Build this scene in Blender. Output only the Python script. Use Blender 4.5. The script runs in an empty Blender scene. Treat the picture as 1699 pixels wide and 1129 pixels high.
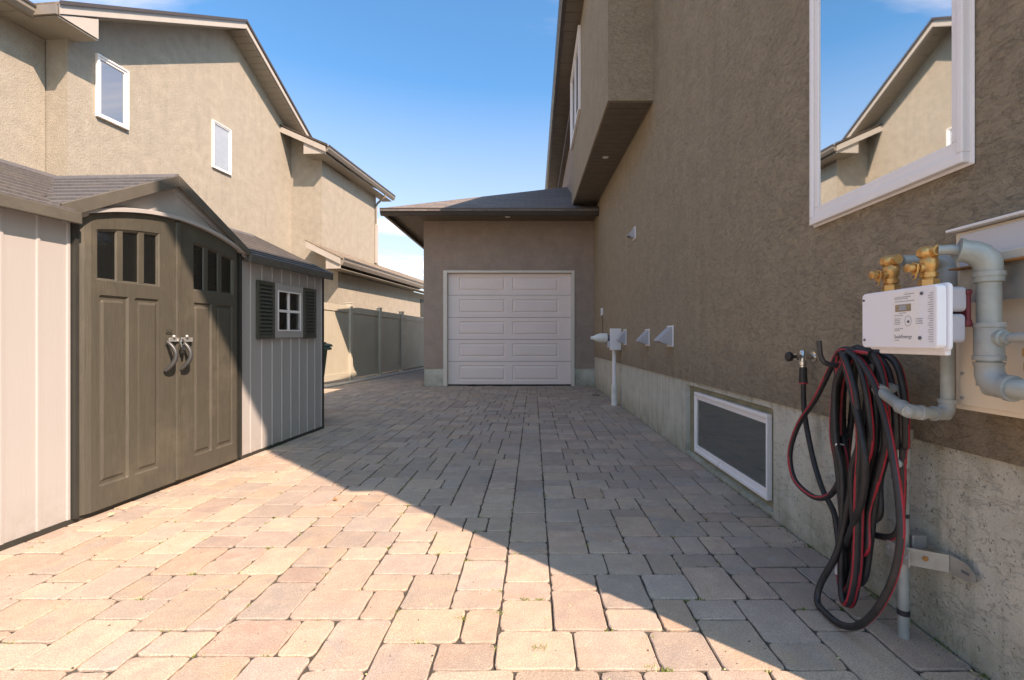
import bpy, bmesh, math, random
from mathutils import Vector, Matrix
R = math.radians
S = bpy.context.scene
COL = S.collection

# ------------------------------------------------------------------ camera, sky, sun, exposure
cam_d = bpy.data.cameras.new('camera'); cam = bpy.data.objects.new('camera', cam_d); COL.objects.link(cam)
cam.location = (0, 0, 1.0); cam.rotation_euler = (R(90), 0, 0)
cam_d.sensor_width = 36; cam_d.lens = 36 * 765 / 1699
cam_d.shift_x = -35.5 / 1699; cam_d.shift_y = 1.5 / 1699
cam_d.clip_start = 0.05; cam_d.clip_end = 2000
S.camera = cam
SUN = Vector((1.07, -1.0, 1.42)).normalized()
elev = math.asin(SUN.z); azim = math.atan2(SUN.x, SUN.y)
world = bpy.data.worlds.new("World"); S.world = world; world.use_nodes = True
wn = world.node_tree; bg = wn.nodes['Background']
sky = wn.nodes.new('ShaderNodeTexSky'); sky.sky_type = 'NISHITA'; sky.sun_disc = False
sky.sun_elevation = elev; sky.sun_rotation = azim; sky.air_density = 1.0; sky.dust_density = 1.2; sky.ozone_density = 2.5
bg.inputs[1].default_value = 0.15
def wnode(t, **k):
    n = wn.nodes.new(t)
    for a, b in k.items(): setattr(n, a, b)
    return n
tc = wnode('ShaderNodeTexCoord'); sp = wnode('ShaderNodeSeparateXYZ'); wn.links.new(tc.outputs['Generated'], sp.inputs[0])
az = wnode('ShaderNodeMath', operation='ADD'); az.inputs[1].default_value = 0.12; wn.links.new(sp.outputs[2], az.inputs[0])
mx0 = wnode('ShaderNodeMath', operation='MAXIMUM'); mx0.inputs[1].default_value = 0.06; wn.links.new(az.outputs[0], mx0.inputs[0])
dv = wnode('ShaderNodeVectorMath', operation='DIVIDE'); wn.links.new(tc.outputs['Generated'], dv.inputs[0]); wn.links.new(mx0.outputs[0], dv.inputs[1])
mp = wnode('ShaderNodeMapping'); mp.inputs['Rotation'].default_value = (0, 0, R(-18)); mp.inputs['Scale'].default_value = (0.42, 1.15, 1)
mp.inputs['Location'].default_value = (5.9, 3.32, 0)  # cloud pattern shifted so the view itself stays mostly clear
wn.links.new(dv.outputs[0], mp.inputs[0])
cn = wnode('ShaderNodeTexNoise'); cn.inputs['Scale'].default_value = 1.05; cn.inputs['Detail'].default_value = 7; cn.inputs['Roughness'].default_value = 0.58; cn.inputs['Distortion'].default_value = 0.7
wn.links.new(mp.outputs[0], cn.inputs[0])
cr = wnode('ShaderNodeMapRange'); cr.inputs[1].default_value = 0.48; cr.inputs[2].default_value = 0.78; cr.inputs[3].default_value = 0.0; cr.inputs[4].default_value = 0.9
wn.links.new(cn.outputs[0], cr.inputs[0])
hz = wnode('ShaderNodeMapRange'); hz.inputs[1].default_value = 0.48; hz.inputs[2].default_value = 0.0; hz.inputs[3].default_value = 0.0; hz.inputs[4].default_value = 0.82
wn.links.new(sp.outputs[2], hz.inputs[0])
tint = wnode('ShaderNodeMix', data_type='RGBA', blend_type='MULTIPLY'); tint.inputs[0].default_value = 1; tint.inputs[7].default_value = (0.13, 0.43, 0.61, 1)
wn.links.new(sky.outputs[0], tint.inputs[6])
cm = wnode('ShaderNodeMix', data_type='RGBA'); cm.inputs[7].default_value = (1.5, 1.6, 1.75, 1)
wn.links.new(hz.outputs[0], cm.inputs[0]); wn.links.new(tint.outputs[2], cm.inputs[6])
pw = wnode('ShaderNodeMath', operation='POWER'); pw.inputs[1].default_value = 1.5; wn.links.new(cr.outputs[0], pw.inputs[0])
cl = wnode('ShaderNodeMix', data_type='RGBA'); cl.inputs[7].default_value = (5.5, 5.2, 5.0, 1)  # overbright cloud, mostly out of view, added to lift the shade
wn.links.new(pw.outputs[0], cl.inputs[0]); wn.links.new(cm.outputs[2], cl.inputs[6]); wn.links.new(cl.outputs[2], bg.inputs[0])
sl = bpy.data.lights.new('sun', 'SUN'); sun = bpy.data.objects.new('sun', sl); COL.objects.link(sun)
sl.energy = 2.0; sl.angle = R(0.53); sl.color = (1.0, 0.985, 0.97)
sun.rotation_euler = SUN.to_track_quat('Z', 'Y').to_euler(); sun.location = (8, -8, 12)
vs = S.view_settings; vs.view_transform = 'Standard'; vs.look = 'None'; vs.gamma = 1; vs.use_curve_mapping = False
vs.exposure = 2.08
vs.use_white_balance = True; vs.white_balance_temperature = 9500; vs.white_balance_tint = 25
S.cycles.max_bounces = 8

# ------------------------------------------------------------------ materials
class NT:
    def __init__(s, name):
        s.m = bpy.data.materials.new(name); s.m.use_nodes = True; s.t = s.m.node_tree
        s.p = s.t.nodes['Principled BSDF']; s.out = s.t.nodes['Material Output']
    def n(s, t, ins=None, **k):
        x = s.t.nodes.new(t)
        for a, b in k.items(): setattr(x, a, b)
        for a, b in (ins or {}).items():
            if isinstance(b, bpy.types.NodeSocket): s.t.links.new(b, x.inputs[a])
            else: x.inputs[a].default_value = b
        return x
    def l(s, a, b): s.t.links.new(a, b)
    def noise(s, vec, scale, detail=4, rough=.55, dist=0):
        return s.n('ShaderNodeTexNoise', {'Vector': vec, 'Scale': scale, 'Detail': detail, 'Roughness': rough, 'Distortion': dist}).outputs[0]
    def ramp(s, fac, stops, interp='LINEAR'):
        r = s.n('ShaderNodeValToRGB', {0: fac}); cr = r.color_ramp; cr.interpolation = interp
        while len(cr.elements) < len(stops): cr.elements.new(.5)
        for e, (p, c) in zip(cr.elements, stops):
            e.position = p; e.color = (c[0], c[1], c[2], 1) if hasattr(c, '__len__') else (c, c, c, 1)
        return r.outputs[0]
    def rng(s, v, a, b, c, d):
        return s.n('ShaderNodeMapRange', {0: v, 1: a, 2: b, 3: c, 4: d}).outputs[0]
    def mix(s, f, a, b, bt='MIX'):
        x = s.n('ShaderNodeMix', data_type='RGBA', blend_type=bt)
        for i, v in ((0, f), (6, a), (7, b)):
            if isinstance(v, bpy.types.NodeSocket): s.l(v, x.inputs[i])
            elif i == 0: x.inputs[0].default_value = v
            else: x.inputs[i].default_value = (v[0], v[1], v[2], 1)
        return x.outputs[2]
    def math(s, op, a, b):
        x = s.n('ShaderNodeMath', operation=op)
        for i, v in ((0, a), (1, b)):
            if isinstance(v, bpy.types.NodeSocket): s.l(v, x.inputs[i])
            else: x.inputs[i].default_value = v
        return x.outputs[0]
    def coord(s, scale=(1, 1, 1), rot=(0, 0, 0), which='Object'):
        t = s.n('ShaderNodeTexCoord')
        return s.n('ShaderNodeMapping', {'Vector': t.outputs[which], 'Scale': scale, 'Rotation': rot}).outputs[0]
    def bump(s, h, dist, strength=1.0, prev=None):
        d = {'Height': h, 'Distance': dist, 'Strength': strength}
        b = s.n('ShaderNodeBump', d)
        if prev: s.l(prev, b.inputs['Normal'])
        return b.outputs[0]
    def fin(s, col, rough, nrm=None, metal=0, spec=None):
        for k, v in (('Base Color', col), ('Roughness', rough), ('Metallic', metal)):
            if isinstance(v, bpy.types.NodeSocket): s.l(v, s.p.inputs[k])
            elif k == 'Base Color': s.p.inputs[k].default_value = (v[0], v[1], v[2], 1)
            else: s.p.inputs[k].default_value = v
        if nrm: s.l(nrm, s.p.inputs['Normal'])
        if spec is not None: s.p.inputs['Specular IOR Level'].default_value = spec
        return s.m

def plain(name, col, rough=.5, var=.12, vs_=6, bumpd=0, bs=60, metal=0, spec=None, dirt=0, dirtcol=(.12, .09, .06)):
    t = NT(name); c = t.coord()
    f = t.noise(c, vs_, 5)
    a = [x * (1 - var) for x in col]; b = [min(1, x * (1 + var)) for x in col]
    colr = t.ramp(f, [(.3, a), (.7, b)])
    if dirt:
        g = t.rng(t.noise(c, 3.3, 8, .7), .55, .8, 0, dirt); colr = t.mix(g, colr, dirtcol)
    nb_ = t.bump(t.noise(c, bs, 4), bumpd) if bumpd else None
    rr = t.rng(t.noise(c, vs_ * 3, 3), .3, .7, max(0, rough - .08), rough + .08)
    return t.fin(colr, rr, nb_, metal, spec)

def stucco(name, col, coarse=True, stain=0.0):
    t = NT(name); c = t.coord((1, 1, 1)); 
    big = t.noise(c, .9, 4); mid = t.noise(c, 5, 6, .65)
    if coarse:
        cw = t.coord((1, .75, 1.5), (R(28), 0, 0))
        r1 = t.noise(cw, 5.5, 9, .66, .5)
        pl = t.rng(r1, .50, .535, 0, 1)
        r2 = t.noise(cw, 17, 8, .68, .35); pl2 = t.rng(r2, .515, .545, 0, 1)
        h = t.math('ADD', t.math('MULTIPLY', pl, .24), t.math('MULTIPLY', pl2, .24))
        h = t.math('ADD', h, t.math('MULTIPLY', t.noise(c, 130, 3), .35))
        fl = t.noise(cw, 38, 7, .75)
        h = t.math('ADD', h, t.math('MULTIPLY', fl, 1.3))
        nrm = t.bump(h, .0115)
    else:
        h = t.math('ADD', t.noise(c, 30, 6, .7, .6), t.math('MULTIPLY', t.noise(c, 95, 4), .6))
        nrm = t.bump(h, .013)
    dk = [x * .86 for x in col]; lt = [x * 1.12 for x in col]
    colr = t.ramp(mid, [(.3, dk), (.7, lt)])
    colr = t.mix(t.rng(big, .35, .75, 0, .5), colr, [col[0] * .92, col[1] * .95, col[2] * .97])
    if coarse:
        colr = t.mix(t.rng(fl, .36, .50, .42, 0), colr, [x * .52 for x in col])  # grooves darkened: their occlusion shade is put into the colour
        colr = t.mix(t.rng(fl, .54, .68, 0, .25), colr, [min(1, x * 1.45) for x in col])
    else:
        fg = t.noise(c, 42, 6, .75)
        colr = t.mix(t.rng(fg, .38, .5, .30, 0), colr, [x * .66 for x in col])
        colr = t.mix(t.rng(fg, .55, .68, 0, .3), colr, [min(1, x * 1.25) for x in col])
    sk = t.noise(t.coord((1, 5, .35)), 1.7, 6, .65)
    colr = t.mix(t.rng(sk, .54, .74, 0, .30), colr, [x * .62 for x in col])
    colr = t.mix(t.rng(sk, .44, .28, 0, .22), colr, [min(1, x * 1.3) for x in col])
    if stain:
        z = t.n('ShaderNodeSeparateXYZ', {0: t.coord()}).outputs[2]
        low = t.rng(z, 1.0, .62, 0, stain)
        colr = t.mix(t.math('MULTIPLY', low, t.rng(t.noise(t.coord((1, 2.2, .5)), 3, 5), .35, .7, .3, 1)), colr, (.085, .06, .05))
    return t.fin(colr, .93, nrm, 0, .2)

M = {}
M['stucco_brown'] = stucco('brown_stucco', (.38, .300, .212), True, .45)
M['stucco_garage'] = stucco('garage_stucco', (.37, .28, .23), False)
M['stucco_tan'] = stucco('tan_stucco', (.355, .313, .258), False)
def parging():
    t = NT('concrete_parging'); c = t.coord()
    cw = t.coord((1, .8, 1.7), (R(24), 0, 0))
    r1 = t.noise(cw, 4.5, 10, .66, .5); pl = t.rng(r1, .50, .53, 0, 1)
    r2 = t.noise(cw, 16, 8, .68, .4); pl2 = t.rng(r2, .52, .55, 0, 1)
    h = t.math('ADD', t.math('MULTIPLY', pl, .26), t.math('MULTIPLY', pl2, .06))
    h = t.math('ADD', h, t.math('MULTIPLY', t.noise(c, 34, 8, .75), 1.0))
    pits = t.rng(t.noise(c, 95, 3, .5), .27, .36, 1, 0)
    h2 = t.math('SUBTRACT', h, t.math('MULTIPLY', pits, .6))
    col = t.ramp(t.noise(c, 3.2, 7, .65), [(.28, (.47, .455, .385)), (.5, (.55, .535, .46)), (.72, (.62, .605, .53))])
    streak = t.noise(t.coord((1, 7, .55)), 2.6, 5, .6)
    col = t.mix(t.rng(streak, .52, .72, 0, .5), col, (.27, .26, .17))
    col = t.mix(t.rng(streak, .50, .28, 0, .45), col, (.60, .57, .48))
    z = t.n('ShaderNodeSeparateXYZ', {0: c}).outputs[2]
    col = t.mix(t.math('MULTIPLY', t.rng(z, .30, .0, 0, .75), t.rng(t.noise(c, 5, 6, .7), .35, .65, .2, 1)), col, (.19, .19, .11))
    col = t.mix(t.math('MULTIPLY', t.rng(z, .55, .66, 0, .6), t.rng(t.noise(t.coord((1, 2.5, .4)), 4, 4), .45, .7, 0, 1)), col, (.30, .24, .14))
    col = t.mix(t.math('MULTIPLY', pits, .45), col, (.12, .11, .08))
    return t.fin(col, .95, t.bump(h2, .009), 0, .2)
M['parging'] = parging()
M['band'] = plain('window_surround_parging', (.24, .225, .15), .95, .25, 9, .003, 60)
def paver_mat():
    t = NT('tumbled_paver'); tc_ = t.n('ShaderNodeTexCoord'); oi = t.n('ShaderNodeObjectInfo'); ge = t.n('ShaderNodeNewGeometry')
    rnd = t.math('FRACT', t.math('ADD', t.math('MULTIPLY', oi.outputs['Random'], 17.31), t.math('MULTIPLY', ge.outputs['Random Per Island'], 5.77)), 0)
    r2 = t.math('FRACT', t.math('MULTIPLY', rnd, 37.7), 0); r3 = t.math('FRACT', t.math('MULTIPLY', rnd, 91.3), 0)
    off = t.n('ShaderNodeCombineXYZ', {0: t.math('MULTIPLY', rnd, 60), 1: t.math('MULTIPLY', r2, 40), 2: 0}).outputs[0]
    v = t.n('ShaderNodeVectorMath', {0: tc_.outputs['Object'], 1: off}, operation='ADD').outputs[0]
    pal = [(0, (.50, .375, .275)), (.14, (.52, .425, .325)), (.28, (.43, .33, .265)), (.42, (.47, .39, .315)), (.56, (.375, .34, .31)), (.68, (.44, .305, .25)), (.8, (.54, .425, .315)), (.92, (.39, .32, .285)), (1, (.46, .37, .305))]
    c1 = t.ramp(rnd, pal); c2 = t.ramp(r2, [(0, (.36, .335, .315)), (.35, (.50, .395, .305)), (.6, (.38, .335, .31)), (1, (.50, .36, .27))])
    f = t.rng(t.noise(v, 6.5, 4, .55, .8), .36, .64, 0, 1)
    col = t.mix(f, c1, c2)
    col = t.mix(t.rng(t.noise(v, 13, 7, .75), .46, .70, 0, .5), col, (.60, .52, .42))
    col = t.mix(t.rng(t.noise(v, 4.5, 7, .72), .50, .70, 0, .55), col, (.30, .265, .245))
    g = t.noise(v, 210, 3, .6)
    col = t.mix(t.rng(g, .40, .60, .5, 0), col, (.20, .16, .14))
    col = t.mix(t.rng(g, .6, .74, 0, .35), col, (.75, .68, .58))
    br = t.rng(r3, 0, 1, .88, 1.12)
    col = t.mix(1, col, t.n('ShaderNodeCombineColor', {0: t.math('MULTIPLY', br, 1.03), 1: t.math('MULTIPLY', br, .96), 2: t.math('MULTIPLY', br, .91)}).outputs[0], 'MULTIPLY')
    wp = ge.outputs['Position']
    col = t.mix(t.rng(t.noise(wp, 1.1, 7, .68), .50, .74, 0, .42), col, (.22, .185, .165))
    col = t.mix(t.rng(t.noise(wp, 2.3, 8, .72), .56, .8, 0, .38), col, (.60, .52, .43))
    h = t.math('ADD', t.math('MULTIPLY', t.noise(v, 150, 4, .65), .45), t.math('MULTIPLY', t.noise(v, 22, 6, .7), 1.0))
    return t.fin(col, .88, t.bump(h, .0035), 0, .25)
M['paver'] = paver_mat()
def joint_mat():
    t = NT('joint_sand'); c = t.coord()
    col = t.ramp(t.noise(c, 40, 5, .7), [(.3, (.035, .03, .024)), (.7, (.11, .09, .07))])
    col = t.mix(t.rng(t.noise(c, 2.4, 6, .7), .58, .72, 0, .8), col, (.05, .062, .02))
    return t.fin(col, 1, t.bump(t.noise(c, 120, 4), .006))
M['joint'] = joint_mat()
M['ground'] = plain('gravel_ground', (.33, .29, .23), 1, .25, 3, .008, 90)
M['bounce_slab'] = plain('pale_bounce_concrete', (.50, .46, .38), .9, .08, 3, .002, 120, dirt=.2)  # pale slab colour for bouncing sunlight from out of view
M['walk'] = plain('broom_concrete', (.42, .39, .34), .9, .12, 4, .002, 120, dirt=.3)
def siding():
    t = NT('resin_siding'); c = t.coord((14, 14, 1.2))
    g = t.noise(c, 6, 5, .6, .4)
    col = t.mix(t.rng(t.noise(t.coord(), 1.7, 6), .35, .75, 0, .35), (.38, .36, .35), (.35, .33, .32))
    z = t.n('ShaderNodeSeparateXYZ', {0: t.coord()}).outputs[2]
    col = t.mix(t.math('MULTIPLY', t.rng(z, .25, 0, 0, .5), t.rng(t.noise(t.coord(), 9, 6, .7), .4, .7, 0, 1)), col, (.22, .18, .14))
    return t.fin(col, .6, t.bump(g, .0007), 0, .3)
M['siding'] = siding()
def resin(name, ca, cb, bd=.0022):
    t = NT(name); c = t.coord((10, 10, .9))
    g = t.noise(c, 7, 6, .62, .8)
    col = t.ramp(g, [(.35, ca), (.65, cb)])
    col = t.mix(t.rng(t.noise(t.coord(), 2.2, 7, .7), .5, .8, 0, .25), col, (.26, .22, .16))
    return t.fin(col, t.rng(g, .3, .7, .48, .62), t.bump(g, bd), 0, .3)
M['door'] = resin('brown_resin_door', (.067, .061, .048), (.077, .070, .056))
M['shed_trim'] = plain('shed_trim_taupe', (.10, .09, .075), .55, .12, 8, .001, 60)
M['shed_dark'] = plain('shed_dark_trim', (.028, .028, .024), .6)
M['shutter'] = plain('shutter_green_grey', (.06, .06, .045), .5, .1, 10)
M['shed_roof'] = resin('shed_roof_taupe', (.088, .082, .082), (.12, .112, .11), .0015)
M['white'] = plain('white_vinyl', (.82, .79, .78), .35, .03, 3, dirt=.12, dirtcol=(.5, .46, .4))
M['cream'] = plain('cream_metal', (.62, .55, .45), .45, .04, 3, dirt=.1, dirtcol=(.4, .32, .22))
M['trim_beige'] = plain('beige_fascia', (.40, .36, .32), .5, .06, 3)
M['soffit_beige'] = plain('beige_soffit', (.27, .24, .20), .6, .06, 3)
M['soffit_dark'] = plain('dark_soffit', (.14, .112, .085), .6, .1, 3)
M['gutter_dark'] = plain('dark_gutter', (.06, .048, .042), .4, .1, 4)
M['gutter_beige'] = plain('beige_gutter', (.22, .19, .16), .4, .08, 4)
M['garage_door'] = plain('almond_door', (.82, .68, .62), .55, .03, 2, .0006, 200)
M['garage_trim'] = plain('almond_trim', (.66, .60, .52), .5, .03, 2)
M['fence'] = plain('tan_vinyl', (.42, .385, .31), .5, .05, 2)
M['fence_post'] = plain('tan_vinyl_post', (.47, .43, .35), .5, .05, 2)
M['black'] = plain('black_plastic', (.018, .018, .018), .45)
M['grey_dark'] = plain('grey_plastic', (.045, .047, .048), .4, .15, 20)
M['grey'] = plain('vent_grey', (.42, .43, .46), .45, .08, 20, dirt=.25)
M['pipe_grey'] = plain('pipe_grey', (.12, .125, .14), .45)
M['galv'] = plain('painted_pipe_grey', (.31, .34, .32), .42, .14, 14, .0008, 90, metal=.15, dirt=.6, dirtcol=(.24, .21, .16))
M['rusty'] = plain('rusty_fitting', (.31, .33, .32), .5, .12, 14, .001, 90, metal=.1, dirt=.95, dirtcol=(.32, .15, .05))
M['steel'] = plain('galvanised_steel', (.42, .43, .42), .38, .15, 20, metal=.6, dirt=.4, dirtcol=(.3, .2, .1))
M['steel_worn'] = plain('worn_galvanised_strap', (.33, .33, .30), .5, .2, 18, metal=.3, dirt=.85, dirtcol=(.27, .15, .07))
M['brass'] = plain('brass', (.60, .33, .12), .36, .2, 25, .0012, 80, metal=.7, dirt=.3, dirtcol=(.25, .12, .04))
M['chrome'] = plain('chrome', (.62, .60, .56), .2, .1, 20, metal=1)
M['meter_white'] = plain('meter_white', (.80, .80, .84), .4, .02, 3)
M['meter_grey'] = plain('grey_meter_casing', (.38, .375, .41), .45, .05, 5)
M['red'] = plain('dark_red_gasket', (.13, .012, .018), .5)
M['ink'] = plain('grey_ink', (.10, .11, .13), .6)
M['ink_soft'] = plain('faint_ink', (.36, .37, .40), .6)
M['lcd'] = plain('lcd_display', (.30, .23, .14), .3, .2, 50)
M['hose'] = plain('black_rubber_hose', (.018, .018, .020), .5, .3, 30, dirt=.2, dirtcol=(.1, .08, .07))
M['hose_red'] = plain('red_hose_stripe', (.42, .02, .035), .5, .15, 30)
M['bin'] = plain('green_bin', (.03, .09, .05), .45)
M['cabinet'] = plain('cabinet_metal_bounce_lit', (.74, .63, .50), .45, .03, 2, dirt=.06, dirtcol=(.4, .33, .25))  # warm reflected light on the lower cabinet is put into this colour
M['cabinet_cool'] = plain('cabinet_metal_cool', (.60, .585, .60), .45, .03, 2)  # same cabinet metal, upper panel, painted without the warm bounce
M['tape'] = plain('black_tape', (.02, .02, .025), .6)
M['rust'] = plain('rust', (.30, .13, .04), .9, .3, 60)
M['moss'] = plain('moss_green', (.15, .19, .035), 1, .4, 40)
M['grit'] = plain('grit', (.20, .17, .145), .95, .4, 200)
M['straw'] = plain('dry_straw', (.50, .50, .24), .9)
M['lens'] = plain('lamp_lens', (.75, .74, .72), .4)
M['blind'] = plain('white_blind', (.62, .64, .70), .6)
M['sky_blue_backing'] = plain('window_dark_blue', (.10, .14, .24), .8)  # window backing with the blue sky reflection put into its colour
M['interior'] = plain('dark_interior', (.02, .02, .022), .9)
M['basement'] = plain('basement_interior', (.36, .38, .36), .9)
M['interior_teal'] = plain('interior_wall', (.60, .68, .65), .9)
M['white_plug'] = plain('white_plug_light', (.75, .74, .68), .4)
def shingle(name, ca, cb, rot, sc=3.3):
    t = NT(name); c = t.coord((1, 1, 1), (0, 0, rot))
    b = t.n('ShaderNodeTexBrick', {'Vector': c, 'Scale': sc, 'Color1': (*ca, 1), 'Color2': (*cb, 1), 'Mortar': (ca[0] * .35, ca[1] * .35, ca[2] * .35, 1), 'Mortar Size': .012, 'Brick Width': 1.0, 'Row Height': .46})
    col = t.mix(t.rng(t.noise(c, 12, 6, .8), .4, .7, 0, .5), b.outputs[0], [x * .7 for x in ca])
    col = t.mix(t.rng(t.noise(c, 90, 2), .5, .7, 0, .4), col, [min(1, x * 1.8) for x in cb])
    return t.fin(col, .95, t.bump(t.math('SUBTRACT', t.noise(c, 80, 3), t.math('MULTIPLY', b.outputs[1], 1.5)), .008), 0, .2)
M['shingle_x'] = shingle('asphalt_shingle', (.15, .128, .12), (.215, .185, .17), 0)
M['shingle_y'] = shingle('asphalt_shingle_side', (.15, .128, .12), (.215, .185, .17), R(90))
M['shingle_t'] = shingle('brown_shingle', (.17, .135, .105), (.25, .20, .155), R(90 - 4.85))
def glass(name, refl, base, rough=.02, fres=.5):
    t = NT(name); t.t.nodes.remove(t.p)
    d = t.n('ShaderNodeBsdfDiffuse', {'Color': (*base, 1)})
    tr = t.n('ShaderNodeBsdfTransparent', {'Color': (.93, .95, .95, 1)})
    g = t.n('ShaderNodeBsdfGlossy', {'Color': (.92, .94, .93, 1), 'Roughness': rough})
    lw = t.n('ShaderNodeLayerWeight', {'Blend': fres})
    a = t.n('ShaderNodeMixShader', {0: .25, 1: tr.outputs[0], 2: d.outputs[0]})
    f = t.rng(lw.outputs['Fresnel'], 0, 1, refl, 1)
    x = t.n('ShaderNodeMixShader', {0: f, 1: a.outputs[0], 2: g.outputs[0]})
    t.l(x.outputs[0], t.out.inputs[0]); return t.m
M['glass_mirror'] = glass('reflective_glass', .80, (.01, .012, .015))
M['glass_mid'] = glass('window_glass', .30, (.10, .14, .22))
M['glass_low'] = glass('dull_glass', .06, (.02, .024, .025), .04, .25)
M['glass_base'] = glass('basement_glass', .14, (.30, .36, .34), .05, .3)
M['glass_clear'] = glass('clear_glass', .06, (.5, .55, .6), .02, .15)

# ------------------------------------------------------------------ mesh helpers
def ident(u, d, z): return (u, d, z)
class MB:
    def __init__(s): s.v = []; s.f = []; s.m = []
    def add(s, vs_, fs, mi=0):
        o = len(s.v); s.v += [tuple(v) for v in vs_]
        for k, f in enumerate(fs):
            s.f.append(tuple(o + i for i in f)); s.m.append(mi[k] if isinstance(mi, list) else mi)
        return s
    def box(s, u0, u1, d0, d1, z0, z1, P=ident, mi=0):
        vs_ = [P(u, d, z) for z in (z0, z1) for d in (d0, d1) for u in (u0, u1)]
        return s.add(vs_, [(0, 2, 3, 1), (4, 5, 7, 6), (0, 1, 5, 4), (2, 6, 7, 3), (0, 4, 6, 2), (1, 3, 7, 5)], mi)
    def prism(s, poly, d0, d1, P=ident, mi=0):        # poly in (u,z), extruded along d
        n = len(poly); vs_ = [P(u, d0, z) for u, z in poly] + [P(u, d1, z) for u, z in poly]
        fs = [tuple(range(n)), tuple(range(2 * n - 1, n - 1, -1))] + [(i, (i + 1) % n, n + (i + 1) % n, n + i) for i in range(n)]
        return s.add(vs_, fs, mi)
    def prismd(s, poly, u0, u1, P=ident, mi=0):       # poly in (d,z), extruded along u
        return s.prism(poly, u0, u1, lambda a, b, c: P(b, a, c), mi)
    def prismz(s, poly, z0, z1, P=ident, mi=0):       # poly in (u,d), extruded along z
        return s.prism(poly, z0, z1, lambda a, b, c: P(a, c, b), mi)
    def slab(s, pts, th, mi=0):                       # polygon given by 3D points, thickened downward
        n = len(pts); vs_ = [tuple(p) for p in pts] + [(p[0], p[1], p[2] - th) for p in pts]
        fs = [tuple(range(n)), tuple(range(2 * n - 1, n - 1, -1))] + [(i, (i + 1) % n, n + (i + 1) % n, n + i) for i in range(n)]
        return s.add(vs_, fs, mi)
    def tube(s, path, rad, seg=10, mi=0, stripe=None, cap=True, smooth_path=0):
        pts = [Vector(p) for p in path]
        if smooth_path: pts = spline(pts, smooth_path)
        n = len(pts); rr = rad if hasattr(rad, '__len__') else [rad] * n
        tang = [(pts[min(i + 1, n - 1)] - pts[max(i - 1, 0)]).normalized() for i in range(n)]
        up = Vector((0, 0, 1)) if abs(tang[0].z) < .9 else Vector((0, 1, 0))
        nx = tang[0].cross(up).normalized(); vs_ = []
        for i in range(n):
            nx = (nx - tang[i] * nx.dot(tang[i])).normalized(); ny = tang[i].cross(nx)
            for k in range(seg):
                a = 2 * math.pi * k / seg
                vs_.append(pts[i] + (nx * math.cos(a) + ny * math.sin(a)) * rr[i])
        fs = []; ms = []
        for i in range(n - 1):
            for k in range(seg):
                fs.append((i * seg + k, i * seg + (k + 1) % seg, (i + 1) * seg + (k + 1) % seg, (i + 1) * seg + k))
                ms.append(stripe(i, k) if stripe else mi)
        if cap:
            fs.append(tuple(range(seg - 1, -1, -1))); ms.append(mi)
            fs.append(tuple((n - 1) * seg + k for k in range(seg))); ms.append(mi)
        return s.add(vs_, fs, ms)
    def stack(s, base, axis, prof, seg=14, mi=0):     # lathe: prof list of (t, r) along axis from base
        b = Vector(base); a = Vector(axis).normalized()
        up = Vector((0, 0, 1)) if abs(a.z) < .9 else Vector((0, 1, 0))
        x = a.cross(up).normalized(); y = a.cross(x); vs_ = []
        for t_, r_ in prof:
            for k in range(seg):
                g = 2 * math.pi * k / seg + .2; vs_.append(b + a * t_ + (x * math.cos(g) + y * math.sin(g)) * max(r_, 1e-4))
        fs = [(i * seg + k, i * seg + (k + 1) % seg, (i + 1) * seg + (k + 1) % seg, (i + 1) * seg + k) for i in range(len(prof) - 1) for k in range(seg)]
        fs += [tuple(range(seg - 1, -1, -1)), tuple((len(prof) - 1) * seg + k for k in range(seg))]
        return s.add(vs_, fs, mi)
    def relief(s, P, us, zs, rects, back, mi=0):      # heightfield with bevelled sunk or raised rectangles, closed behind
        U = set(round(u, 5) for u in us); Z = set(round(z, 5) for z in zs)
        for r in rects:
            u0, u1, z0, z1, dep, bv = r[:6]
            for q in (u0, u1, u0 + bv, u1 - bv): U.add(round(q, 5))
            for q in (z0, z1, z0 + bv, z1 - bv): Z.add(round(q, 5))
        U = sorted(U); Z = sorted(Z); nu = len(U); nz = len(Z); e = 2e-5
        H = {}
        for i, u in enumerate(U):
            for j, z in enumerate(Z):
                h = 0
                for r in rects:
                    u0, u1, z0, z1, dep, bv = r[:6]
                    if u0 + bv - e <= u <= u1 - bv + e and z0 + bv - e <= z <= z1 - bv + e: h = -dep
                H[i, j] = h
        vs_ = [P(U[i], H[i, j], Z[j]) for i in range(nu) for j in range(nz)] + [P(U[i], -back, Z[j]) for i in range(nu) for j in range(nz)]
        N = nu * nz; idx = lambda i, j: i * nz + j; fs = []; ms = []
        for i in range(nu - 1):
            for j in range(nz - 1):
                cu = (U[i] + U[i + 1]) / 2; cz = (Z[j] + Z[j + 1]) / 2; m_ = mi; hole = False
                for r in rects:
                    u0, u1, z0, z1, dep, bv = r[:6]
                    if len(r) > 6 and u0 + bv < cu < u1 - bv and z0 + bv < cz < z1 - bv:
                        if r[6] == 'hole': hole = True
                        else: m_ = r[6]
                if not hole: fs.append((idx(i, j), idx(i + 1, j), idx(i + 1, j + 1), idx(i, j + 1))); ms.append(m_)
                if not hole: fs.append((N + idx(i, j), N + idx(i, j + 1), N + idx(i + 1, j + 1), N + idx(i + 1, j))); ms.append(mi)
        for i in range(nu - 1):
            for j in (0, nz - 1): fs.append((idx(i, j), idx(i + 1, j), N + idx(i + 1, j), N + idx(i, j))); ms.append(mi)
        for j in range(nz - 1):
            for i in (0, nu - 1): fs.append((idx(i, j), idx(i, j + 1), N + idx(i, j + 1), N + idx(i, j))); ms.append(mi)
        return s.add(vs_, fs, ms)
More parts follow.
